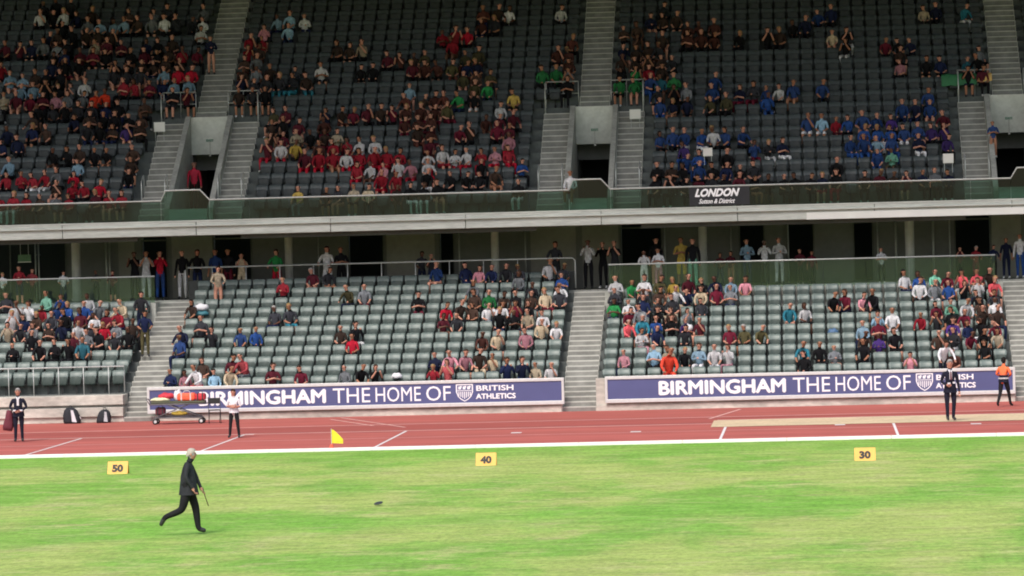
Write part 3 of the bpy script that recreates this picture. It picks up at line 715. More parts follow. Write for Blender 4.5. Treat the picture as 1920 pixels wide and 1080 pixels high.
# lower tier, seated: x,y of head in the photo, top colour, leg colour, hair index
LOW = parse('''121,540,b,n 55,560,w,k 77,560,r,w 100,564,b,n 117,563,b,n 140,566,b,n 168,556,w,b 196,562,G,k,3 224,577,r,n 244,568,t,G,2 75,596,B,k,2 153,590,R,k,1 178,592,w,R 148,604,w,p 202,605,r,k 178,606,d,k
22,632,k,k,2 56,632,k,k 76,638,k,k 107,640,k,k 128,637,k,k 46,596,n,n 212,622,d,n 165,632,e,k 35,576,w,n,2 98,548,m,k
347,562,B,s 377,604,d,s 327,600,n,k 385,612,d,s 322,640,b,n 392,668,B,s 429,670,R,n 467,672,c,G 464,618,b,n,2 491,618,b,k,2 423,700,t,w 299,700,n,k 326,708,p,k 350,702,w,r 372,706,l,n
575,497,R,s,3 602,497,d,s 519,520,r,k 647,527,O,n,2 672,530,G,s 505,568,d,n,3 525,570,d,e,2 631,608,B,k,1 648,612,k,w 664,610,r,k 797,552,k,s 822,560,r,k 825,492,b,s 850,564,B,k 868,564,B,k
880,488,n,s 912,492,n,k 898,502,p,t 932,492,d,k 955,490,d,s 978,518,G,k 1006,526,d,k 1038,497,w,k 1060,487,d,n 1038,520,w,b 1058,524,b,b 880,543,B,k,1 905,540,g,w 930,545,B,k 947,543,k,r 985,545,B,s,1
898,566,w,n 982,573,t,n 1001,572,k,n 1026,572,w,t 1003,598,t,k 1058,590,w,k 917,614,a,k 943,616,t,k,2 973,617,p,k 822,660,n,k 850,660,p,k 868,662,p,s 886,660,B,t 905,660,t,n
640,682,G,G 665,682,k,k 690,682,k,k 522,702,R,n 555,705,R,k 820,700,r,k 840,700,c,k 942,696,n,n 965,697,n,b 992,700,t,k 1012,698,w,p 862,592,d,k
1155,530,w,k,2 1147,550,g,n,0 1180,552,w,s,0 1205,524,w,g 1196,548,n,n 1262,508,y,t 1222,520,O,t 1288,515,R,n 1317,512,k,k,2 1344,515,n,n 1367,512,l,p,2 1395,514,p,n 1262,540,w,t 1290,540,n,s
1176,588,c,k,3 1207,590,e,k,3 1235,594,b,n 1258,598,k,k 1285,588,u,k 1312,585,R,k 1232,558,d,t 1253,562,d,t 1202,622,w,p 1228,645,l,k,3 1166,660,p,n 1240,664,o,o 1262,645,t,k 1286,654,k,k 1312,652,l,w 1342,650,w,w 1370,648,w,p
1369,604,R,k,2 1407,605,O,k,3 1422,612,O,k 1478,562,e,k 1506,562,w,s 1557,540,k,k 1584,545,R,s 1607,545,p,s 1636,543,k,k 1690,515,w,s 1715,495,b,n 1745,503,m,t 1773,508,R,w 1777,532,b,n 1803,502,c,w 1820,498,c,k
1860,516,c,k,2 1888,535,B,n 1752,560,R,k 1780,560,m,s 1811,557,w,k 1870,565,w,w 1903,566,r,R 1637,580,l,b 1661,575,w,w 1725,582,r,k 1783,592,u,s 1814,592,n,w 1841,593,k,w 1872,600,R,k 1905,607,w,p 1611,618,B,n 1641,618,u,s
1670,614,k,k 1507,640,e,k 1531,640,k,k 1560,640,G,k 1502,664,k,k 1705,682,p,k,0 1800,678,a,k 1912,672,g,g 1885,500,B,k 1862,600,t,k
1166,545,d,k 1190,572,R,s 1218,545,d,k 1212,562,G,n 1240,520,B,k 1275,520,t,k 1302,540,d,n 1250,578,B,k 1270,575,G,s 1222,605,n,k 1297,600,d,k 1225,575,k,k 1330,535,R,k 1356,540,G,s 1192,525,g,k
1765,520,G,w 1790,515,k,n 1835,505,B,k 1825,535,k,w 1845,550,d,k 1875,545,w,n 1905,545,k,k 1765,575,d,k 1795,575,k,s 1830,572,B,k 1850,580,R,w 1890,590,k,k 1770,610,B,k 1800,612,d,w 1830,615,R,k 1860,622,k,k 1735,522,w,k 1625,600,l,n 1650,598,R,s 1628,640,k,k
60,580,G,k 85,580,d,k 112,585,k,n 130,588,n,k 188,578,R,s 210,590,G,k 232,590,B,k 65,610,d,k 95,612,B,k 140,612,R,k 165,610,G,k 190,612,k,s 225,612,k,k 18,560,d,k 38,585,w,k 12,600,t,k
838,575,R,s 892,545,G,k 915,560,w,k 1015,545,t,s 990,560,R,k 925,575,k,n 1040,545,d,k 960,560,k,k''')
# standing on the concourse / platforms / lower stairs: head x,y, top, legs, depth Y, floor z, hair
LS = [(252,475,'k','k',158,4.02,1),(273,474,'w','w',157.6,4.02,0),(299,476,'r','b',156.4,4.02,0),(341,471,'k','w',156.2,4.02,1),(369,467,'k','n',157,4.02,1),(403,468,'b','n',157,4.02,1),(427,466,'k','R',157,4.02,2),(452,480,'t','t',157.4,4.02,1),
      (518,473,'g','r',156.6,4.02,1),(613,465,'w','w',156.8,4.02,1),(639,468,'k','k',156.8,4.02,0),(790,476,'d','n',157.2,4.02,1),(808,480,'d','n',157.2,4.02,1),(1041,458,'d','d',158,4.02,1),(1130,458,'k','k',157.8,4.02,0),(1152,456,'d','d',157.8,4.02,0),
      (1102,447,'w','k',156.2,4.02,1),(1229,444,'k','n',156.4,4.02,1),(1207,474,'w','w',154.7,3.97,1),(1234,470,'w','p',155.1,3.97,1),(1277,449,'y','y',156.6,4.02,1),(1298,444,'k','m',155.6,3.97,1),(1350,478,'R','n',156.6,3.97,1),(1370,475,'R','n',156.6,3.97,1),
      (1400,453,'l','n',156.8,4.02,1),(1433,455,'w','k',156.8,4.02,3),(1460,450,'w','w',156.6,4.02,1),(1500,470,'R','k',156.6,3.97,1),(1522,474,'R','k',156.6,3.97,1),(1652,468,'w','k',155.6,3.97,1),(1800,467,'R','k',157,4.02,1),(1829,465,'r','R',156.2,3.97,3),
      (1862,463,'n','k',156.8,4.02,1),(1886,450,'n','n',157.2,4.02,0),(1912,443,'w','b',156.4,4.02,1),
      (36,503,'r','n',155.2,3.97,1),(60,507,'c','k',155.6,3.97,1),(5,515,'w','k',155.0,3.97,2),(118,512,'w','n',155.4,3.97,1),(180,510,'d','k',155.8,3.97,1),(211,511,'R','k',155.8,3.97,1)]
LST = [(408,505,'t','w',0),(264,560,'d','n',0),(271,600,'n','O',0),(650,0,'','',0)][:3]   # standing in the rows or on the steps
# upper tier: clusters x0,x1,y,n,top,legs
UPC = '''85,85,22,1,w,k 130,130,22,1,w,k 85,155,12,6,k,k 196,232,28,3,l,k 240,290,24,4,G,k 300,300,30,1,w,k 312,345,26,3,d,k 350,385,28,3,w,k 95,130,48,4,k,k 145,190,50,4,B,k 172,172,56,1,t,k 8,30,72,2,R,k 60,100,70,4,k,k 145,168,84,2,R,k
218,222,68,2,R,k 262,292,78,4,k,k 352,366,80,2,r,k 345,350,122,2,r,k 100,134,102,4,k,s 205,245,100,4,k,s 258,325,98,6,B,s 5,5,122,1,r,k 95,112,118,2,B,k 215,250,120,3,d,s 20,55,146,4,l,k 60,100,142,4,k,k 136,146,144,2,w,k 237,262,146,3,r,k
282,330,146,4,l,n 340,352,150,2,k,s 20,62,166,4,R,k 90,90,162,1,p,k 178,192,170,2,o,k 150,165,172,2,G,k 5,12,184,2,w,k 100,140,186,4,d,k 140,155,205,2,B,k 175,235,202,5,k,n 255,290,202,3,B,k 68,82,224,3,B,k 240,240,224,1,u,k 150,185,224,3,k,n
5,24,246,3,n,k 112,182,268,5,k,k 142,142,270,1,l,k 30,30,292,1,l,k 10,28,318,2,r,k 70,82,316,2,r,w 100,108,320,2,B,k 130,142,320,2,r,k 130,142,344,2,r,k 168,176,342,2,r,k 236,248,284,2,B,k 235,245,318,1,k,n 266,270,350,1,r,k 14,24,368,2,r,w
66,80,372,2,B,k 95,105,386,2,r,w 55,62,392,1,r,k 197,202,374,1,r,R 5,10,416,1,R,k 520,556,26,4,l,n 490,500,56,2,r,k 445,450,64,2,r,k 630,642,72,2,B,k 660,664,76,1,t,k 605,605,116,1,w,k 822,860,52,4,r,k 893,905,28,2,a,n 920,926,18,2,d,k 952,952,14,1,w,k
738,778,94,5,a,k 788,794,108,2,a,k 858,905,100,5,O,a 868,900,128,4,O,s 912,912,146,1,g,n 522,562,134,4,d,e 676,686,106,2,k,k 755,755,152,1,l,k 776,800,168,3,a,k 860,860,176,1,g,n 885,885,168,1,k,w 612,620,194,2,B,a 664,667,200,1,R,k 705,724,198,3,R,k
758,822,190,6,a,R 772,796,214,3,a,R 900,925,208,3,R,k 940,940,206,1,w,k 448,470,92,3,B,a 450,472,116,3,B,k 452,475,140,3,d,k 445,470,170,3,B,s 450,478,200,3,a,k 455,480,225,3,B,s 488,535,218,5,R,s 560,612,244,6,a,R 785,798,238,2,R,a 862,872,236,2,R,k
942,952,238,2,R,k 508,514,252,2,w,r 541,541,258,1,y,k 575,732,274,12,w,r 668,750,300,7,w,r 792,806,282,2,w,r 842,852,278,2,w,r 886,894,272,2,w,r 935,945,268,2,w,r 970,970,288,1,b,k 800,804,306,1,w,r 855,905,312,5,k,k 608,618,350,2,B,s
738,800,346,5,k,w 655,668,366,2,t,k 555,555,370,1,y,G 985,1042,350,6,k,w 690,710,374,2,G,k 1043,1043,14,1,w,k 1048,1078,78,4,a,k 1088,1092,80,1,g,s 1022,1040,128,2,g,k 1060,1068,124,2,G,k 965,965,172,1,y,k 1222,1262,16,4,B,k 1282,1332,44,6,a,k
1170,1192,46,2,B,k 1172,1235,74,6,B,s 1175,1240,100,6,B,k 1166,1180,128,2,g,g 1197,1197,124,1,r,k 1172,1186,146,2,g,k 1232,1246,138,2,g,k 1184,1200,168,2,b,b 1222,1270,166,5,n,k 1330,1344,152,2,b,k 1350,1360,178,2,O,k 1386,1396,152,2,n,R
1440,1450,48,2,k,k 1385,1388,48,1,k,k 1242,1254,238,2,b,k 1296,1306,234,2,b,w 1325,1325,232,1,w,k 1352,1360,236,2,b,k 1278,1290,266,2,b,b 1298,1304,290,2,b,k 1402,1406,256,1,b,R 1232,1400,308,15,k,k 1235,1402,334,13,k,k 1388,1390,352,1,R,k
1166,1212,346,4,k,n 1485,1495,40,2,k,k 1540,1552,12,2,b,k 1745,1755,4,2,t,k 1803,1808,8,1,e,w 1554,1556,54,1,t,k 1578,1584,58,2,k,w 1652,1662,68,2,k,k 1685,1692,72,2,n,k 1684,1686,104,1,p,k 1738,1744,98,2,k,k 1843,1846,74,1,G,k 1817,1822,98,1,e,k
1838,1844,100,2,k,k 1808,1850,126,3,R,n 1442,1448,162,2,b,b 1464,1474,154,2,b,k 1533,1537,152,1,b,k 1687,1694,188,2,b,n 1730,1738,186,2,b,k 1758,1762,208,1,R,k 1526,1532,216,2,b,w 1562,1566,220,1,r,R 1582,1588,212,2,b,k 1626,1634,210,2,b,k
1634,1665,232,4,b,w 1706,1718,236,2,b,w 1762,1792,228,4,u,k 1602,1648,256,5,b,b 1657,1657,262,1,m,O 1445,1455,258,2,n,w 1558,1562,290,1,k,k 1650,1684,322,3,R,k 1644,1830,338,16,B,k 1820,1824,310,1,R,k 1490,1500,326,2,k,k 1446,1458,340,2,B,k
1545,1562,346,2,k,r 1850,1862,338,2,B,k 1700,1712,360,2,R,w 1090,1094,372,1,k,e 1232,1260,60,0,k,k'''
USX = {}
def upper_seat_ok(x, r):
    for xs in SXU:
        if r < PR and abs(x - xs) < FW + .22: return False
        if r >= PR and abs(x - xs) < .58 + .24: return False
    return True
UX = [XL + .3 + .5 * i for i in range(int((XR - XL - .6) / .5))]
occL, occU = {}, {}
people = []    # (size, mesh, loc, rotz, scale, mats, info)
rnd = random.Random(3)
def proj(p):
    v = CR.transposed() @ (Vector(p) - Vector((0, 0, CAM_Z))); return 960 + 8000 * v.x / -v.z, 540 - 8000 * v.y / -v.z
SITH = 1.17
for (px, py, top, legs, hair) in LOW:
    best = None
    for k, (x0, x1, r0, r1) in BL.items():
        for r in range(r0, r1):
            q = at(px, py, lfy(r) + .5)
            if not (x0 < q.x < x1): continue
            d = abs(q.z - (lfz(r) + SITH))
            for dx in (0, 1, -1):
                i = min(range(len(SEATX[k])), key=lambda i: abs(SEATX[k][i] - q.x)) + dx
                if i < 0 or i >= len(SEATX[k]) or (k, r, i) in occL: continue
                s = d + abs(SEATX[k][i] - q.x) * .6
                if best is None or s < best[0]: best = (s, k, r, i)
    if best is None: print('no seat', px, py); continue
    _, k, r, i = best
    occL[(k, r, i)] = 1
    people.append(dict(me=rnd.choice(POSE), loc=(SEATX[k][i], lfy(r) + .52, lfz(r) - .04), rz=rnd.uniform(-.55, .55), sc=rnd.uniform(.88, 1.06), m=dress(None, top, legs, rnd, hair), top=top, legs=legs, row=('lower', k, r), x=SEATX[k][i], seat=True))
    if top == 'o': people[-1]['sc'] = 1.22; people[-1]['m'][2] = people[-1]['m'][3] = people[-1]['m'][6] = people[-1]['m'][1]
for (px, py, top, legs, Y, z, hair) in LS:
    Y = min(Y, 156.2 + .15 * (px % 3)) if z > 4 else Y
    q = at(px, py, Y); h = max(.62, min(1.08, (q.z - z) / 1.60)) if q.z - z > .6 else .8
    people.append(dict(me=rnd.choice(STAND[:4] if px > 200 else STAND[1:3]), loc=(q.x, Y, z), rz=rnd.uniform(-.3, .3), sc=h, m=dress(None, top, legs, rnd, hair), top=top, legs=legs, row=('concourse', 'x', 0), x=q.x, seat=False))
for (px, py, top, legs, hair) in LST:
    for (rr) in range(10):
        q = at(px, py, lfy(rr) + .4); 
        if q.z - lfz(rr) < 1.62: break
    people.append(dict(me=STAND[1], loc=(q.x, lfy(rr) + .4, lfz(rr) + (.165 if px < 300 else 0)), rz=.2, sc=.97, m=dress(None, top, legs, rnd, hair), top=top, legs=legs, row=('lower stairs', 'x', 0), x=q.x, seat=False))
UP = []
for tok in UPC.split():
    a = tok.split(','); x0, x1, y, n = float(a[0]), float(a[1]), float(a[2]), int(a[3])
    for i in range(n):
        tp = a[4]
        if n > 1:
            if tp == 'w' and a[5] == 'r': tp = rnd.choice('wrrwRpr')
            elif tp == 'w': tp = rnd.choice('wwGtd')
            elif rnd.random() < .30: tp = rnd.choice(dict(b='nnluwb', r='RRrkp', a='RkBtO', R='RakB', k='kdnBRG', l='lbnw', g='gekO').get(tp, 'kdBnG'))
        UP.append((x0 if n < 2 else x0 + (x1 - x0) * i / (n - 1), y + rnd.uniform(-3, 3), tp, a[5]))
upp = []
for (px, py, top, legs) in UP:
    best = None
    for r in range(0, NU):
        q = at(px, py, ufy(r) + .42); d = abs(q.z - (ufz(r) + SITH))
        if d > .6: continue
        i0 = min(range(len(UX)), key=lambda i: abs(UX[i] - q.x))
        for i in (i0, i0 + 1, i0 - 1):
            if 0 <= i < len(UX) and (r, i) not in occU and upper_seat_ok(UX[i], r):
                s = d + abs(UX[i] - q.x) * .6
                if best is None or s < best[0]: best = (s, r, i)
    if best is None: continue
    _, r, i = best; occU[(r, i)] = 1
    X = UX[i]; blk_ = sum(1 for s in SXU if X > s)
    upp.append(dict(me=rnd.choice(POSE), loc=(X, ufy(r) + .44, ufz(r) - .04), rz=rnd.uniform(-.55, .55), sc=rnd.uniform(.86, 1.03), m=dress(None, top, legs, rnd, up=True), top=top, legs=legs, row=('upper', ('left', 'centre left', 'centre right', 'far right')[blk_], r), x=X, seat=True))
# standing people up there
for (px, py, top, legs, r, z) in ((395, 72, 'n', 'n', None, None), (363, 296, 'r', 'B', -1, UZ + .40), (1070, 325, 'w', 'k', -2, UZ), (1862, 258, 'b', 'k', -3, None)):
    if r == -1: Y = FACE_Y - 1.3; z = UZ + .40
    elif r == -2: Y = ufy(0) + .2; z = ufz(0)
    elif r == -3: Y = ufy(4); z = ufz(3) + .2
    else:
        Y = ufy(13) + .3; z = ufz(13)
    q = at(px, py, Y)
    if r is None:
        for rr in range(PR, NU):
            q = at(px, py, ufy(rr) + .2)
            if q.z - ufz(rr) < 1.62: break
        Y = ufy(rr) + .2; z = ufz(rr)
    h = max(.8, min(1.05, (q.z - z) / 1.6)) if r != -2 else 1.0
    upp.append(dict(me=rnd.choice(STAND[:3]) if r != -2 else POSE[0], loc=(q.x, Y, z), rz=rnd.uniform(-.2, .2), sc=h, m=dress(None, top, legs, rnd), top=top, legs=legs, row=('upper stairs', 'x', 0), x=q.x, seat=False))
    if r in (-1, -2): upp[-1]['m'][1] = mat('bright_red_jacket', (.62, .02, .06), .7) if r == -1 else cm('w'); upp[-1]['m'][6] = upp[-1]['m'][1]; upp[-1]['loc'] = (q.x, Y, z + (.16 if r == -2 else 0))
upp.sort(key=lambda d: (d['seat'], d['row'][2]))
NI = 294 - len(people)
indiv = people + upp[:NI]; crowd = upp[NI:]
ids = {}
for d in sorted(indiv, key=lambda d: d['x']):
    ids.setdefault(d['row'], []).append(d)
NUMW = ORD; 
def nth(i, n):
    if n == 1: return 'only one'
    if i == 0: return 'leftmost'
    if i == n - 1: return 'rightmost'
    return (['', 'second', 'third', 'fourth', 'fifth', 'sixth', 'seventh', 'eighth', 'ninth', 'tenth', 'eleventh', 'twelfth', 'thirteenth', 'fourteenth', 'fifteenth', 'sixteenth', 'seventeenth', 'eighteenth', 'nineteenth', 'twentieth'] + ['number %d' % q for q in range(21, 60)])[i] + ' from left'
for row, L in ids.items():
    L.sort(key=lambda d: d['x'])
    for i, d in enumerate(L):
        same = [q for q in L if q['top'] == d['top']]; k = same.index(d); c = PAL[d['top']][0]
        which = '' if len(same) == 1 else nth(k, len(same)) + ' of %d in %s ' % (len(same), c)
        if row[0] in ('lower', 'upper'):
            rn = ORD[row[2] - (1 if row[1] == 'left' and row[0] == 'lower' else 0)]
            lab = 'person in %s top%s, %s row, %s %s block' % (c, '' if len(same) == 1 else ', ' + nth(k, len(same)).replace(' from', ' such from'), rn, row[1], row[0])
        elif row[0] == 'concourse': lab = 'person in %s top, %s bottoms, at the concourse rail%s' % (c, PAL[d['legs']][0] if d['legs'] != 's' else 'black', '' if len(same) == 1 else ', ' + nth(k, len(same)).replace(' from', ' such from'))
        else: lab = 'person in %s top standing on the %s%s' % (c, row[0], '' if len(same) == 1 else ', ' + nth(k, len(same)))
        o = bpy.data.objects.new('person', d['me']); C.objects.link(o)
        o.location = d['loc']; o.rotation_euler = (0, 0, d['rz']); o.scale = (d['sc'],) * 3
        for s_, m_ in enumerate(d['m']):
            o.material_slots[s_].link = 'OBJECT'; o.material_slots[s_].material = m_
        tag(o, lab, 'person', 'spectators in the grandstand')
# the rest of the crowd as one mass
def mass(items, name, kindlabel):
    mats = []; mi = {}; V = []; F = []; M = []
    for d in items:
        me = d['me']; o = len(V); c, s = cos(d['rz']), sin(d['rz']); k = d['sc']; L = d['loc']
        V += [(L[0] + k * (v.co.x * c - v.co.y * s), L[1] + k * (v.co.x * s + v.co.y * c), L[2] + k * v.co.z) for v in me.vertices]
        for p in me.polygons:
            F.append([q + o for q in p.vertices]); m = d['m'][p.material_index] if len(d['m']) > 1 else d['m'][0]
            if m.name not in mi: mi[m.name] = len(mats); mats.append(m)
            M.append(mi[m.name])
    me = bpy.data.meshes.new(name); me.from_pydata(V, [], F)
    for m in mats: me.materials.append(m)
    me.polygons.foreach_set('material_index', M); me.polygons.foreach_set('use_smooth', [True] * len(F)); me.update()
    o = bpy.data.objects.new(name, me); C.objects.link(o); return o
if crowd: tag(mass(crowd, 'distant_crowd', ''), 'spectators scattered over the dark upper rows of the stand', 'crowd', kind='stuff')
# seats: nearest ones as objects, the rest as one mass
allseats = []
for k, (x0, x1, r0, r1) in BL.items():
    for r in range(r0, r1):
        for i, x in enumerate(SEATX[k]):
            pp = proj((x, lfy(r) + .6, lfz(r) + .6))
            if -330 < pp[0] < 2300: allseats.append((r, k, i, x, (k, r, i) in occL, -10 < pp[0] < 1930 ))
allseats.sort(key=lambda t: (not t[5], t[4], t[0]))
for (r, k, i, x, oc, vis) in allseats[:296]: put_seat(x, r, k, oc)
def seat_items():
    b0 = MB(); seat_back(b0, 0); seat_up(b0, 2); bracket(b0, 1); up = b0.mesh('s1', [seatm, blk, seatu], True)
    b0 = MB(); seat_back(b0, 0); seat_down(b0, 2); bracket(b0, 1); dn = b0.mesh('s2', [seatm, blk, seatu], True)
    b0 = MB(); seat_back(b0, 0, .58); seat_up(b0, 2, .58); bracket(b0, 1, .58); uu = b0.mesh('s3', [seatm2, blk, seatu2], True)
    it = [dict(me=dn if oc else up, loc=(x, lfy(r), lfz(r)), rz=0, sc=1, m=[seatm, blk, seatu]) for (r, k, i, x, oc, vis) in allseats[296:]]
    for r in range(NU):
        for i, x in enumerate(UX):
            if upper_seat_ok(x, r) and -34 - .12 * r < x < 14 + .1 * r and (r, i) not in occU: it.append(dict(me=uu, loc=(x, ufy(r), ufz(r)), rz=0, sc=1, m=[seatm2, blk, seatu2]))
    return it
tag(mass(seat_items(), 'stadium_seating', ''), 'ranks of fixed plastic seats filling the rest of the stand', 'seating', kind='stuff')

#@@DETAIL@@
# ------------------------------------------------------------------ figures on the track and field
def figure(label, loc, rz, h, over, cols, extra=None, legs='stand', arms='down', build=1.05, hair=3, skin=0, jacket=None, hairfn=None, group=None, hairm=None):
    """cols = (top, thighs, shins, shoe material, forearm)"""
    J, E = skel(False, arms, .02, 0, build, legs)
    for k, v in over.items():
        J[k] = (Vector(v[:3]), v[3] if len(v) > 3 else J[k][1])
    if 'he0' in over: J['hem'] = ((J['he0'][0] + J['he1'][0]) / 2, .090)
    me = grow(J, E, 'person', 2)
    ix = [p.material_index for p in me.polygons]
    hd = MB(); hc = (J['he0'][0] + J['he1'][0]) / 2
    # face: nose, brow, eyes, mouth, ears (the figure faces -y)
    fy = hc.y - .088
    hd.add([(hc.x - .012, fy + .004, hc.z + .02), (hc.x + .012, fy + .004, hc.z + .02), (hc.x + .017, fy + .006, hc.z - .025), (hc.x - .017, fy + .006, hc.z - .025), (hc.x, fy - .024, hc.z - .02)],
           [(0, 1, 4), (1, 2, 4), (2, 3, 4), (3, 0, 4)], 0)
    for s in (-1, 1):
        hd.ell((hc.x + s * .032, fy + .010, hc.z + .014), (.012, .008, .007), 8, 5, 7); hd.ell((hc.x + s * .032, fy + .008, hc.z + .030), (.018, .008, .005), 8, 5, 5)
        hd.ell((hc.x + s * .086, hc.y + .005, hc.z), (.010, .018, .030), 8, 6, 0)
    hd.ell((hc.x, fy + .012, hc.z - .050), (.024, .009, .006), 8, 5, 8)
    for L in ('a', 'b'):                                # fingers, curled, thumb from the side of the palm
        w, a = J['wr' + L][0], J['ha' + L][0]; d = (a - w).normalized(); sd_ = d.cross(Vector((0, 1, 0)) if abs(d.y) < .8 else Vector((0, 0, 1))).normalized(); nn = d.cross(sd_).normalized()
        for q, ln in ((-.026, .060), (-.009, .072), (.009, .068), (.026, .052)):
            p0 = a + sd_ * q + d * .012; p1 = p0 + d * ln * .5 + nn * .006; p2 = p1 + d * ln * .35 + nn * .020; p3 = p2 + d * ln * .12 + nn * .020
            hd.tube([p0, p1, p2, p3], .0095, 7, 0, .0065)
        t0 = a - d * .025 - sd_ * .028; hd.tube([t0, t0 - sd_ * .020 + d * .025 + nn * .008, t0 - sd_ * .018 + d * .055 + nn * .016], .011, 7, 0, .008)
    bm = bmesh.new(); bm.from_mesh(me)
    m2 = hd.mesh('x', [SK[0]] * 9, True); m2.polygons.foreach_set('material_index', hd.m) ; bm2 = bm
    bm.from_mesh(m2); bm.to_mesh(me); bm.free()
    me.materials.clear()
    for m in (SK[skin], cols[0], cols[1], cols[2], cols[3], HA[hair], cols[4], mat('eye_dark', (.02, .02, .025), .3), mat('lip', (.36, .14, .12), .5)): me.materials.append(m)
    me.polygons.foreach_set('material_index', ix + hd.m[:len(me.polygons) - len(ix)]); me.polygons.foreach_set('use_smooth', [True] * len(me.polygons))
    e = empty('person', loc, rz); e.scale = (h / 1.77,) * 3; tag(e, label, 'person', group)
    o = bpy.data.objects.new('body', me); C.objects.link(o); o.parent = e
    hb = MB(); (hairfn or hair_short)(hb, hc)
    hb.build('hair', hairm or HA[hair], e, smooth=True)
    for n, fn, m in (extra or []):
        b = MB(); fn(b, J); b.build(n, m, e, smooth=n not in ('collar', 'badge', 'papers'))
    return e
def hair_short(b, hc):
    n, m = 16, 8; vs = []; fs = []
    for j in range(m):
        t = pi / 2 * j / (m - 1)
        for k in range(n):
            a = 2 * pi * k / n; back = .5 + .5 * sin(a)      # a=pi/2 is +y, the back
            lo = -.060 * back + .062 * (1 - back)
            z = lo * (1 - sin(t)) + (.118) * sin(t)
            vs.append((hc.x + .090 * cos(t) ** .8 * cos(a) * (1 + .03 * sin(5 * a)), hc.y + .012 + .096 * cos(t) ** .8 * sin(a), hc.z + .005 + z))
    for j in range(m - 1):
        for k in range(n): fs.append((j*n+k, j*n+(k+1)%n, (j+1)*n+(k+1)%n, (j+1)*n+k))
    b.add(vs, fs)
def hair_long(b, hc):
    hair_short(b, hc); b.ell((hc.x, hc.y + .055, hc.z - .07), (.085, .05, .13), 12, 8)
def collar(b, J):
    p = J['neb'][0]
    for s in (-1, 1): b.add([(p.x + s * .008, p.y - .115, p.z - .10), (p.x + s * .075, p.y - .075, p.z + .02), (p.x + s * .055, p.y - .02, p.z + .05), (p.x + s * .01, p.y - .062, p.z + .03), (p.x + s * .004, p.y - .125, p.z - .10)], [(0, 1, 2, 3), (0, 3, 4)])
    b.box(p.x - .035, p.y - .135, p.z - .25, p.x + .035, p.y - .118, p.z - .02)
def tie(b, J):
    p = J['neb'][0]; b.add([(p.x - .016, p.y - .142, p.z - .03), (p.x + .016, p.y - .142, p.z - .03), (p.x + .026, p.y - .150, p.z - .24), (p.x, p.y - .152, p.z - .28), (p.x - .026, p.y - .150, p.z - .24)], [(0, 1, 2, 3, 4)])
def hem(rx, ry, z0, z1, fl=1.0, dy=0.):
    def f(b, J):
        p = J['pel'][0]; n = 20; vs = []
        for i, (t) in enumerate((0, .3, .65, 1)):
            for k in range(n):
                a = 2 * pi * k / n; w = 1 + .02 * sin(3 * a + i); q = fl + (1 - fl) * t
                vs.append((p.x + rx * q * w * cos(a), p.y + dy + ry * q * w * sin(a), z0 + (z1 - z0) * t))
        b.add(vs, [(j*n+k, j*n+(k+1)%n, (j+1)*n+(k+1)%n, (j+1)*n+k) for j in range(3) for k in range(n)])
    return f
navyc = mat('navy_suit_cloth', (.012, .013, .026), .85, .2, 9, spec=.2); blackc = mat('black_jacket_cloth', (.022, .024, .030), .8, .25, 9, spec=.3)
blackt = mat('black_trouser_cloth', (.014, .014, .017), .85, .2, 9, spec=.2); whitec = mat('white_shirt_cloth', (.66, .66, .70), .8, .05, 9)
orangec = mat('orange_hivis_cloth', (.80, .16, .05), .7, .1, 9); maroonc = mat('maroon_cloth', (.12, .02, .035), .8); refl = mat('reflective_tape', (.55, .56, .58), .4)
G = ground(355, 1003)
def baton(b, J):
    a = J['hab'][0]; b.tube([a + Vector((0, -.02, .06)), a + Vector((0, -.05, -.08)), a + Vector((0, -.12, -.30))], .009, 7)
figure('white-haired man in black jacket striding across the grass holding a thin stick', (G.x, G.y, .02), pi / 2 + .06, 1.94, dict(
    pel=(0, -.01, .95), bel=(0, .0, 1.08, .20), che=(0, .0, 1.26, .195), neb=(0, -.03, 1.38, .08), nec=(0, -.06, 1.43, .06), he0=(0, -.095, 1.50, .088), he1=(0, -.075, 1.58, .092),
    sha=(-.17, -.02, 1.39), shb=(.17, .0, 1.39), ela=(-.24, .02, 1.12), wra=(-.22, -.10, .91), haa=(-.21, -.13, .84), elb=(.24, -.12, 1.14), wrb=(.20, -.22, .90), hab=(.19, -.25, .82),
    hia=(-.095, .0, .90), kna=(-.10, .12, .47, .078), ana=(-.10, .46, .34, .055), toa=(-.10, .55, .17), hib=(.095, -.01, .90, .10), knb=(.10, -.13, .50, .080), anb=(.10, -.17, .09, .058), tob=(.10, -.32, .045)),
    (blackc, blackt, blackt, SHOE, blackc), [('jacket_hem', hem(.155, .145, .76, 1.10, 1.36), blackc), ('stick', baton, mat('brown_stick', (.10, .05, .04), .6))], hair=3, build=1.2, hairm=mat('white_hair', (.42, .38, .33), .8, spec=.2))
G = ground(36, 829)
def papers(b, J):
    for s in (-1, 1): b.box(s * .11 - .045, -.235, .99, s * .11 + .045, -.225, 1.05)
hands_front = dict(ela=(-.27, .0, 1.13), wra=(-.13, -.19, 1.02), haa=(-.05, -.22, 1.0), elb=(.27, .0, 1.13), wrb=(.13, -.19, 1.02), hab=(.05, -.22, 1.0))
figure('bald official in navy suit with white collar standing on the track, far left', (G.x, G.y, .01), .12, 1.72, hands_front, (navyc, navyc, navyc, SHOE, navyc),
       [('collar', collar, whitec), ('jacket_hem', hem(.15, .12, .82, 1.10, 1.36), navyc), ('cuffs', papers, whitec)], build=1.2, hair=3)
b = MB(); n = 10; vs = []
for i in range(6):
    for k in range(n):
        a = 2 * pi * k / n; w = (.08, .12, .13, .15, .16, .14)[i] * (1 + .18 * sin(3 * a + i * .6)); vs.append((w * cos(a), .6 * w * sin(a), 1.02 - i * .13))
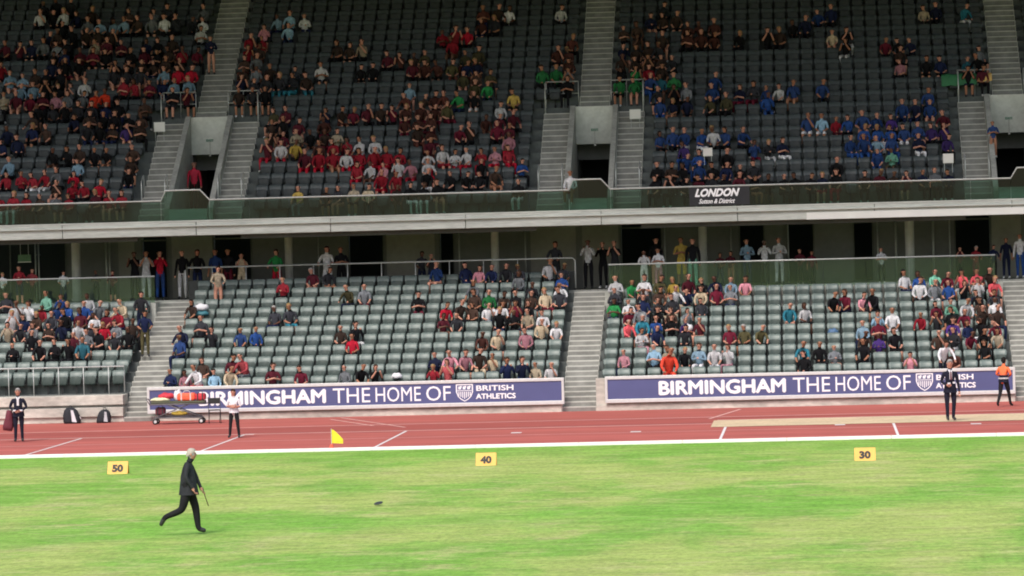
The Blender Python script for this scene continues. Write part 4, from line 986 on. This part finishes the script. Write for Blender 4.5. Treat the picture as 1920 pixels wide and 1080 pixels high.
b.add(vs, [(j*n+k, j*n+(k+1)%n, (j+1)*n+(k+1)%n, (j+1)*n+k) for j in range(5) for k in range(n)] + [tuple(range(n)), tuple(range(5*n, 6*n))])
o = b.build('coat', maroonc, smooth=True); g = ground(14, 829); o.location = (g.x, G.y + .02, .0); o.rotation_euler = (0, .12, 0)
tag(o, 'maroon coat hanging from the arm of the far left official', 'coat')
G = ground(440, 822)
figure('short woman in white top with folded arms and black trousers on the track', (G.x, G.y, .01), -.1, 1.56,
       dict(ela=(-.25, -.03, 1.13), wra=(-.05, -.20, 1.15), haa=(.06, -.19, 1.17), elb=(.25, -.03, 1.13), wrb=(.04, -.22, 1.10), hab=(-.07, -.20, 1.12), ana=(-.17, 0, .09), anb=(.17, 0, .09), kna=(-.13, -.02, .5), knb=(.13, -.02, .5), toa=(-.19, -.14, .045), tob=(.19, -.14, .045)),
       (whitec, blackt, blackt, SHOE, SK[0]), [('top_hem', hem(.145, .12, .90, 1.10, 1.25), whitec)], hair=1, hairfn=hair_long)
G = ground(1783, 790)
def badge(b, J): b.box(-.10, -.185, 1.04, -.02, -.175, 1.09); b.box(.05, -.185, 1.06, .12, -.175, 1.11)
figure('tall grey-haired official in dark suit and tie standing by the sand pit', (G.x, G.y, .02), .15, 1.93,
       dict(ela=(-.25, -.01, 1.12), wra=(-.14, -.18, 1.02), haa=(-.07, -.21, 1.02), ana=(-.09, 0, .09), anb=(.07, 0, .09), toa=(-.10, -.15, .045), tob=(.11, -.15, .045)),
       (navyc, navyc, navyc, SHOE, navyc), [('collar', collar, whitec), ('tie', tie, maroonc), ('jacket_hem', hem(.145, .12, .80, 1.10, 1.38), navyc), ('papers', badge, whitec)], build=1.12, hair=3)
G = ground(1883, 763)
def band(b, J): hem(.196, .166, .98, 1.03, 1.0)(b, J)
figure('steward in orange and navy hi-vis jacket walking along the track edge', (G.x, G.y, .01), pi - .5, 1.66,
       dict(kna=(-.11, -.16, .5), ana=(-.12, -.26, .09), toa=(-.13, -.42, .045), knb=(.11, .06, .49), anb=(.12, .27, .12), tob=(.13, .18, .045), ela=(-.28, .0, 1.14), wra=(-.16, -.18, 1.08), haa=(-.09, -.22, 1.08), elb=(.28, .0, 1.14), wrb=(.16, -.18, 1.08), hab=(.09, -.22, 1.08)),
       (orangec, blackt, blackt, SHOE, orangec), [('jacket_hem', hem(.15, .12, .86, 1.12, 1.30), navyc), ('reflective_band', band, refl)], build=1.18, hair=0)
G = at(1768, 668, WY + .35)
figure('person in white shirt leaning over the wall behind the right blue board', (G.x, WY + .62, .62), .3, 1.62,
       dict(bel=(0, -.10, 1.08), che=(0, -.26, 1.24), neb=(0, -.36, 1.35), nec=(0, -.41, 1.41), he0=(0, -.46, 1.49), he1=(0, -.46, 1.57), sha=(-.17, -.30, 1.33), shb=(.17, -.30, 1.33),
            ela=(-.30, -.40, 1.10), wra=(-.30, -.55, .92), haa=(-.29, -.60, .86), elb=(.30, -.40, 1.10), wrb=(.30, -.55, .92), hab=(.29, -.60, .86)),
       (whitec, navyc, navyc, SHOE, whitec), hair=1)

# ------------------------------------------------------------------ things on the track
G = ground(345, 792); gx, gy = G.x, 143.4
e = empty('stretcher_trolley', (gx, gy, 0), .03); tag(e, 'wheeled ambulance stretcher loaded with red and orange bags in front of the blue board', 'stretcher')
dk = mat('dark_tube', (.05, .045, .05), .5); rub = mat('rubber', (.02, .02, .02), .7)
b = MB(); L = .95
for s in (-1, 1):
    b.tube([(-L, s * .27, .68), (L, s * .27, .68)], .022); b.tube([(-L * .85, s * .25, .22), (L * .85, s * .25, .22)], .02)
    b.tube([(-L * .85, s * .25, .22), (L * .35, s * .26, .66)], .018); b.tube([(L * .85, s * .25, .22), (-L * .35, s * .26, .66)], .018)
for x in (-L, L): b.tube([(x, -.27, .68), (x, .27, .68)], .022)
for x in (-L * .85, L * .85): b.tube([(x, -.25, .22), (x, .25, .22)], .02)
b.tube([(-L, -.27, .68), (-L - .12, -.27, .86), (-L - .12, .27, .86), (-L, .27, .68)], .018)
b.build('frame', mat('dull_trolley_metal', (.16, .16, .17), .5, metal=.3), e, smooth=True)
b = MB(); b.box(-.92, -.27, .705, .92, .27, .78); b.build('mattress', mat('olive_mattress', (.07, .08, .045), .6), e, bevel=.02)
b = MB(); b.box(-.7, -.2, .25, .75, .2, .30); b.build('lower_shelf', dk, e)
for x in (-.78, .78):
    for s in (-1, 1):
        w = MB(); w.lathe([(0, -.02), (.095, -.02), (.10, 0), (.095, .02), (0, .02)], (x, s * .25, .10), 16, 0, 'y'); wo = w.build('wheel', rub, e, smooth=True)
        w = MB(); w.lathe([(0, -.026), (.05, -.026), (.05, .026), (0, .026)], (x, s * .25, .10), 12, 0, 'y'); w.tube([(x, s * .25, .10), (x, s * .25, .24)], .014, 6); w.build('hub', silver, wo)
def lump(name, m, c, r, seed, label, cat, sx=.12):
    random.seed(seed); b = MB(); b.ell((0, 0, 0), r, 18, 12)
    b.v = [(x * (1 + sx * sin(5 * y / r[1] + seed) * .5), y, z + r[2] * sx * sin(7 * x / r[0] + seed)) for x, y, z in b.v]
    b.v = [(x, y, max(z, -r[2] * .62)) for x, y, z in b.v]
    o = b.build(name, m, smooth=True); o.location = (c[0], c[1], c[2] + r[2] * .62); tag(o, label, cat); return o
def kitbag(name, m, strap, loc, sz, label, cat, rz=0):
    e2 = empty(name, loc, rz); tag(e2, label, cat); w, d, h = sz
    b = MB(); b.box(-w/2, -d/2, 0, w/2, d/2, h); o = b.build('bag_body', m, e2, bevel=min(sz) * .28)
    b = MB()
    for x in (-w * .25, w * .25): b.box(x - .02, -d/2 - .004, .01, x + .02, d/2 + .004, h + .004)
    b.tube([(-w * .2, 0, h), (-w * .12, 0, h + .07), (w * .12, 0, h + .07), (w * .2, 0, h)], .012, 7); b.build('strap', strap, e2); return e2
redc = mat('red_bag_cloth', (.50, .03, .05), .7, .2, 9)
kitbag('kit_bag', mat('orange_bag_cloth', (.85, .13, .06), .7, .2, 9), refl, (gx + .28, gy, .785), (.62, .42, .26), 'bright orange kit bag on the middle of the stretcher trolley', 'bag')
kitbag('kit_bag', redc, blk, (gx + .76, gy, .785), (.34, .40, .24), 'red kit bag at the right end of the stretcher trolley', 'bag')
lump('blanket', redc, (gx - .42, gy + .03, .86), (.28, .2, .13), 3, 'folded crimson blanket on the left half of the stretcher', 'blanket')
lump('folded_sheet', mat('pale_yellow_sheet', (.62, .64, .42), .8), (gx - .62, gy - .06, .785), (.36, .2, .08), 5, 'pale folded sheet under the crimson blanket at the stretcher head', 'sheet')
lump('folded_sheet', whitec, (gx - .02, gy + .05, .80), (.16, .18, .22), 6, 'white crumpled sheet between the crimson blanket and the orange bag', 'sheet')
lump('rolled_strap', mat('yellow_webbing', (.62, .45, .07), .7), (gx + .02, gy - .05, .302), (.27, .12, .09), 8, 'yellow rolled spine board straps on the lower shelf of the stretcher', 'strap')
kitbag('kit_bag', maroonc, blk, (gx - .62, gy - .02, .302), (.34, .32, .28), 'dark maroon bag on the lower shelf of the stretcher trolley', 'bag')
# folding chair behind the woman
G = ground(420, 788); e = empty('folding_chair', (G.x, 143.2, 0), .2); tag(e, 'black folding chair behind the woman with folded arms', 'chair')
b = MB()
for s in (-1, 1): b.tube([(s * .2, -.2, .0), (s * .2, .15, .88)], .013, 7); b.tube([(s * .18, .22, .0), (s * .18, -.18, .45)], .013, 7)
b.build('frame', dk, e, smooth=True)
b = MB(); b.box(-.19, -.2, .44, .19, .15, .47); b.build('seat', blk, e, bevel=.008); b = MB(); b.box(-.2, .10, .66, .2, .135, .86); b.build('backrest', blk, e, bevel=.008)
# rucksacks by the wall
def rucksack(px, w, h, lean, label, panel):
    g = ground(px, 797); e = empty('rucksack', (g.x, 145.55, 0.004), .1); tag(e, label, 'rucksack', 'rucksacks by the concrete wall')
    b = MB(); n = 9; vs = []
    prof = [(0, 1), (.15, 1.05), (.5, 1.0), (.8, .8), (.95, .5), (1.0, .2)]
    for t, q in prof:
        for k in range(16):
            a = 2 * pi * k / 16; vs.append((w/2 * q * (abs(cos(a)) ** .6) * (1 if cos(a) > 0 else -1) + lean * t, .17 * q * (abs(sin(a)) ** .6) * (1 if sin(a) > 0 else -1), h * t))
    b.add(vs, [(j*16+k, j*16+(k+1)%16, (j+1)*16+(k+1)%16, (j+1)*16+k) for j in range(5) for k in range(16)] + [tuple(range(16)), tuple(range(80, 96))])
    b.build('bag_body', blackc, e, smooth=True)
    b = MB(); b.add([(w*.02 + lean*.2, -.19, h*.12), (w*.30 + lean*.2, -.18, h*.08), (w*.16 + lean*.8, -.165, h*.82), (w*.02 + lean*.8, -.175, h*.84)], [(0,1,2,3)]); b.tube([(w*.36, -.05, .03), (w*.50, -.06, h*.3), (w*.34 + lean, -.05, h*.75)], .02, 7)
    b.build('panel', panel, e)
    b = MB(); b.tube([(lean - .06, 0, h * .98), (lean - .03, 0, h + .06), (lean + .03, 0, h + .06), (lean + .06, 0, h * .98)], .012, 7); b.build('handle', blk, e)
rucksack(126, .58, .56, -.06, 'large black rucksack with white side panel leaning by the concrete wall', whitec)
rucksack(180, .48, .46, .05, 'smaller black bag with white stripes lying right of the large rucksack', mat('grey_panel', (.45, .47, .5), .7))
# distance boards
ye = mat('yellow_board_paint', (.72, .40, .07), .55, .06, 4); bn_ = mat('black_number_paint', (.02, .018, .012), .6)
for px, py, num in ((222, 888, '50'), (912, 872, '40'), (1622, 863, '30')):
    g = ground(px, py); e = empty('distance_marker', (g.x, g.y, 0)); tag(e, 'yellow distance board reading %s standing on the grass' % num, 'distance marker', 'distance markers on the grass')
    b = MB(); w, h = .275, .33; b.add([(-w, -.16, .0), (w, -.16, 0), (w, -.005, h), (-w, -.005, h), (-w, -.148, 0), (w, -.148, 0), (w, .005, h), (-w, .005, h)], [(0,1,2,3), (4,7,6,5), (3,2,6,7), (0,4,5,1), (0,3,7,4), (1,5,6,2)])
    fp_ = b.build('front_panel', ye, e); b = MB(); b.add([(-w, .16, .0), (w, .16, 0), (w, .015, h - .01), (-w, .015, h - .01), (-w, .150, 0), (w, .150, 0), (w, .006, h - .01), (-w, .006, h - .01)], [(0,1,2,3), (4,7,6,5), (3,2,6,7), (0,4,5,1), (0,3,7,4), (1,5,6,2)]); b.build('rear_panel', ye, e)
    sl_ = math.atan2(h, .155); text(num, .22, bn_, 'number', fp_, (-.15, -.144, .05), rot=(sl_, 0, 0), width=.30, bold=.012)
# flag
g = ground(622, 846); e = empty('flag_marker', (g.x, g.y, 0)); tag(e, 'yellow pennant flag on an orange-red base beside the white kerb', 'flag')
b = MB(); b.lathe([(.0, 0), (.13, 0), (.13, .03), (.07, .05), (.05, .20), (.0, .21)], n=16); b.build('base', mat('orange_red_plastic', (.75, .13, .08), .5), e, smooth=False)
b = MB(); b.tube([(0, 0, .15), (0, 0, .66)], .008, 7); b.build('pole', silver, e)
b = MB(); nx = 8; vs = []
for i in range(nx + 1):
    u = i / nx; x = .34 * u; t = .64 - .30 * u ** 1.4; bo = .235 - .02 * u
    vs += [(x, .03 * sin(u * 6), bo), (x, .03 * sin(u * 6 + .5), t)]
m_ = len(vs); vs += [(x, y + .004, z) for x, y, z in vs]
b.add(vs, [(2*i, 2*i+2, 2*i+3, 2*i+1) for i in range(nx)] + [(m_+2*i, m_+2*i+1, m_+2*i+3, m_+2*i+2) for i in range(nx)]); b.build('pennant', mat('yellow_flag_cloth', (.85, .68, .04), .7), e, smooth=True)
# discus
g = ground(710, 948); b = MB(); b.lathe([(0, 0), (.05, .0), (.105, .018), (.11, .024), (.105, .03), (.05, .046), (0, .046)], n=24)
o = b.build('discus', mat('dark_discus', (.03, .035, .03), .4), smooth=True); o.location = (g.x, g.y, .035); o.rotation_euler = (.25, -.18, 0); tag(o, 'small dark discus resting on the open grass', 'discus')

# ------------------------------------------------------------------ loose things in the stand
papr = mat('white_card', (.70, .70, .68), .7, .03, 3)
def card(px, py, Y, w, h, label, name='notice_board', m=papr, cat='notice board', legs=True):
    q = at(px, py, Y); e = empty(name, (q.x, Y, q.z - h / 2)); tag(e, label, cat)
    b = MB(); b.box(-w/2, -.012, 0, w/2, .0, h); b.build('card', m, e, bevel=.004)
    b = MB(); b.box(-w/2 - .012, .002, -.012, w/2 + .012, .016, h + .012)
    for s in (-1, 1): b.tube([(s * w * .4, .01, 0), (s * w * .4, .01, -.35)], .01, 6)
    b.build('holder', steel, e)
def cy(px, py):
    r = min(range(NU), key=lambda r: abs(at(px, py, ufy(r) + .1).z - ufz(r) - 1.0)); return ufy(r) + .1
card(1191, 214, ufy(7) + .28, .40, .34, 'white notice card beside the top of the central upper doorway')
card(299, 238, ufy(7) + .28, .40, .34, 'white notice card left of the top of the left upper doorway')
card(1327, 285, cy(1327, 285), .32, .28, 'white card among blue-clad spectators in the centre right upper block')
card(1778, 297, cy(1778, 297), .36, .32, 'white card above the dark-clad row near the right upper stairs')
# flag cloth laid over seats, upper right
q0 = at(1762, 143, ufy(13) + .3); q1 = at(1838, 141, ufy(13) + .3)
def drape(name, x0, x1, r, m, label, cat, z0=.42, z1=.86, y=.30):
    b = MB(); n = 14; vs = []
    prof = [(y - .08, z0), (y - .05, z0 + .2), (y, z1 - .06), (y + .06, z1), (y + .14, z1 - .04)]
    for (yy, zz) in prof:
        for i in range(n + 1): vs.append((x0 + (x1 - x0) * i / n, ufy(r) + yy + .02 * sin(i * 1.9), ufz(r) + zz + .02 * sin(i * 1.3 + yy * 9)))
    k = len(vs); vs += [(a, bb + .006, c + .004) for a, bb, c in vs]
    fs = [(j*(n+1)+i, j*(n+1)+i+1, (j+1)*(n+1)+i+1, (j+1)*(n+1)+i) for j in range(4) for i in range(n)]
    b.add(vs, fs + [tuple(k + v for v in f[::-1]) for f in fs]); o = b.build(name, m, smooth=True); tag(o, label, cat); return o
rr = min(range(NU), key=lambda r: abs(at(1800, 142, ufy(r) + .4).z - ufz(r) - .64))
q0, q1, q2 = (at(p, 142, ufy(rr) + .3).x for p in (1765, 1831, 1860))
drape('flag_cloth', q0, q1, rr, mat('green_flag_cloth', (.03, .17, .07), .7, .2, 3), 'green flag draped over seats near the right upper stairs', 'flag', y=.42)
drape('flag_cloth', q1 + .02, q2, rr, mat('amber_flag_cloth', (.66, .42, .14), .7, .1, 3), 'small yellow flag draped right beside the long green flag', 'flag', z0=.55, y=.42)
def bag_at(px, py, r, lower, rad, m, label, cat='bag', seed=1):
    if lower: Y = lfy(r) + .55; z = lfz(r)
    else: Y = ufy(r) + .42; z = ufz(r)
    q = at(px, py, Y); return lump('bag', m, (q.x, Y, q.z - rad[2]), rad, seed, label, cat)
bag_at(377, 574, 7, True, (.27, .2, .15), whitec, 'white plastic bag on a seat beside the stooping spectator', seed=2)
bag_at(378, 586, 7, True, (.28, .22, .12), mat('teal_bag', (.04, .16, .20), .6), 'teal bag lying under the white plastic bag', seed=4)
bag_at(744, 703, 0, True, (.20, .15, .12), whitec, 'small white bag on a front row seat of the middle lower block', seed=5)
bag_at(1562, 620, 4, True, (.20, .15, .14), mat('blue_bag', (.06, .13, .25), .6), 'blue bag on an empty seat in the right lower block', seed=6)
bag_at(575, 103, 15, False, (.18, .15, .11), redc, 'red bag on a seat high in the centre left upper block', seed=7)
bag_at(1130, 385, 0, False, (.30, .2, .22), mat('orange_yellow_bag', (.70, .33, .10), .6), 'orange and yellow bag behind the glass at the central upper doorway', seed=8)
bag_at(1290, 612, 4, True, (.17, .13, .14), whitec, 'white bag on the lap of a spectator in the right lower block', seed=9)
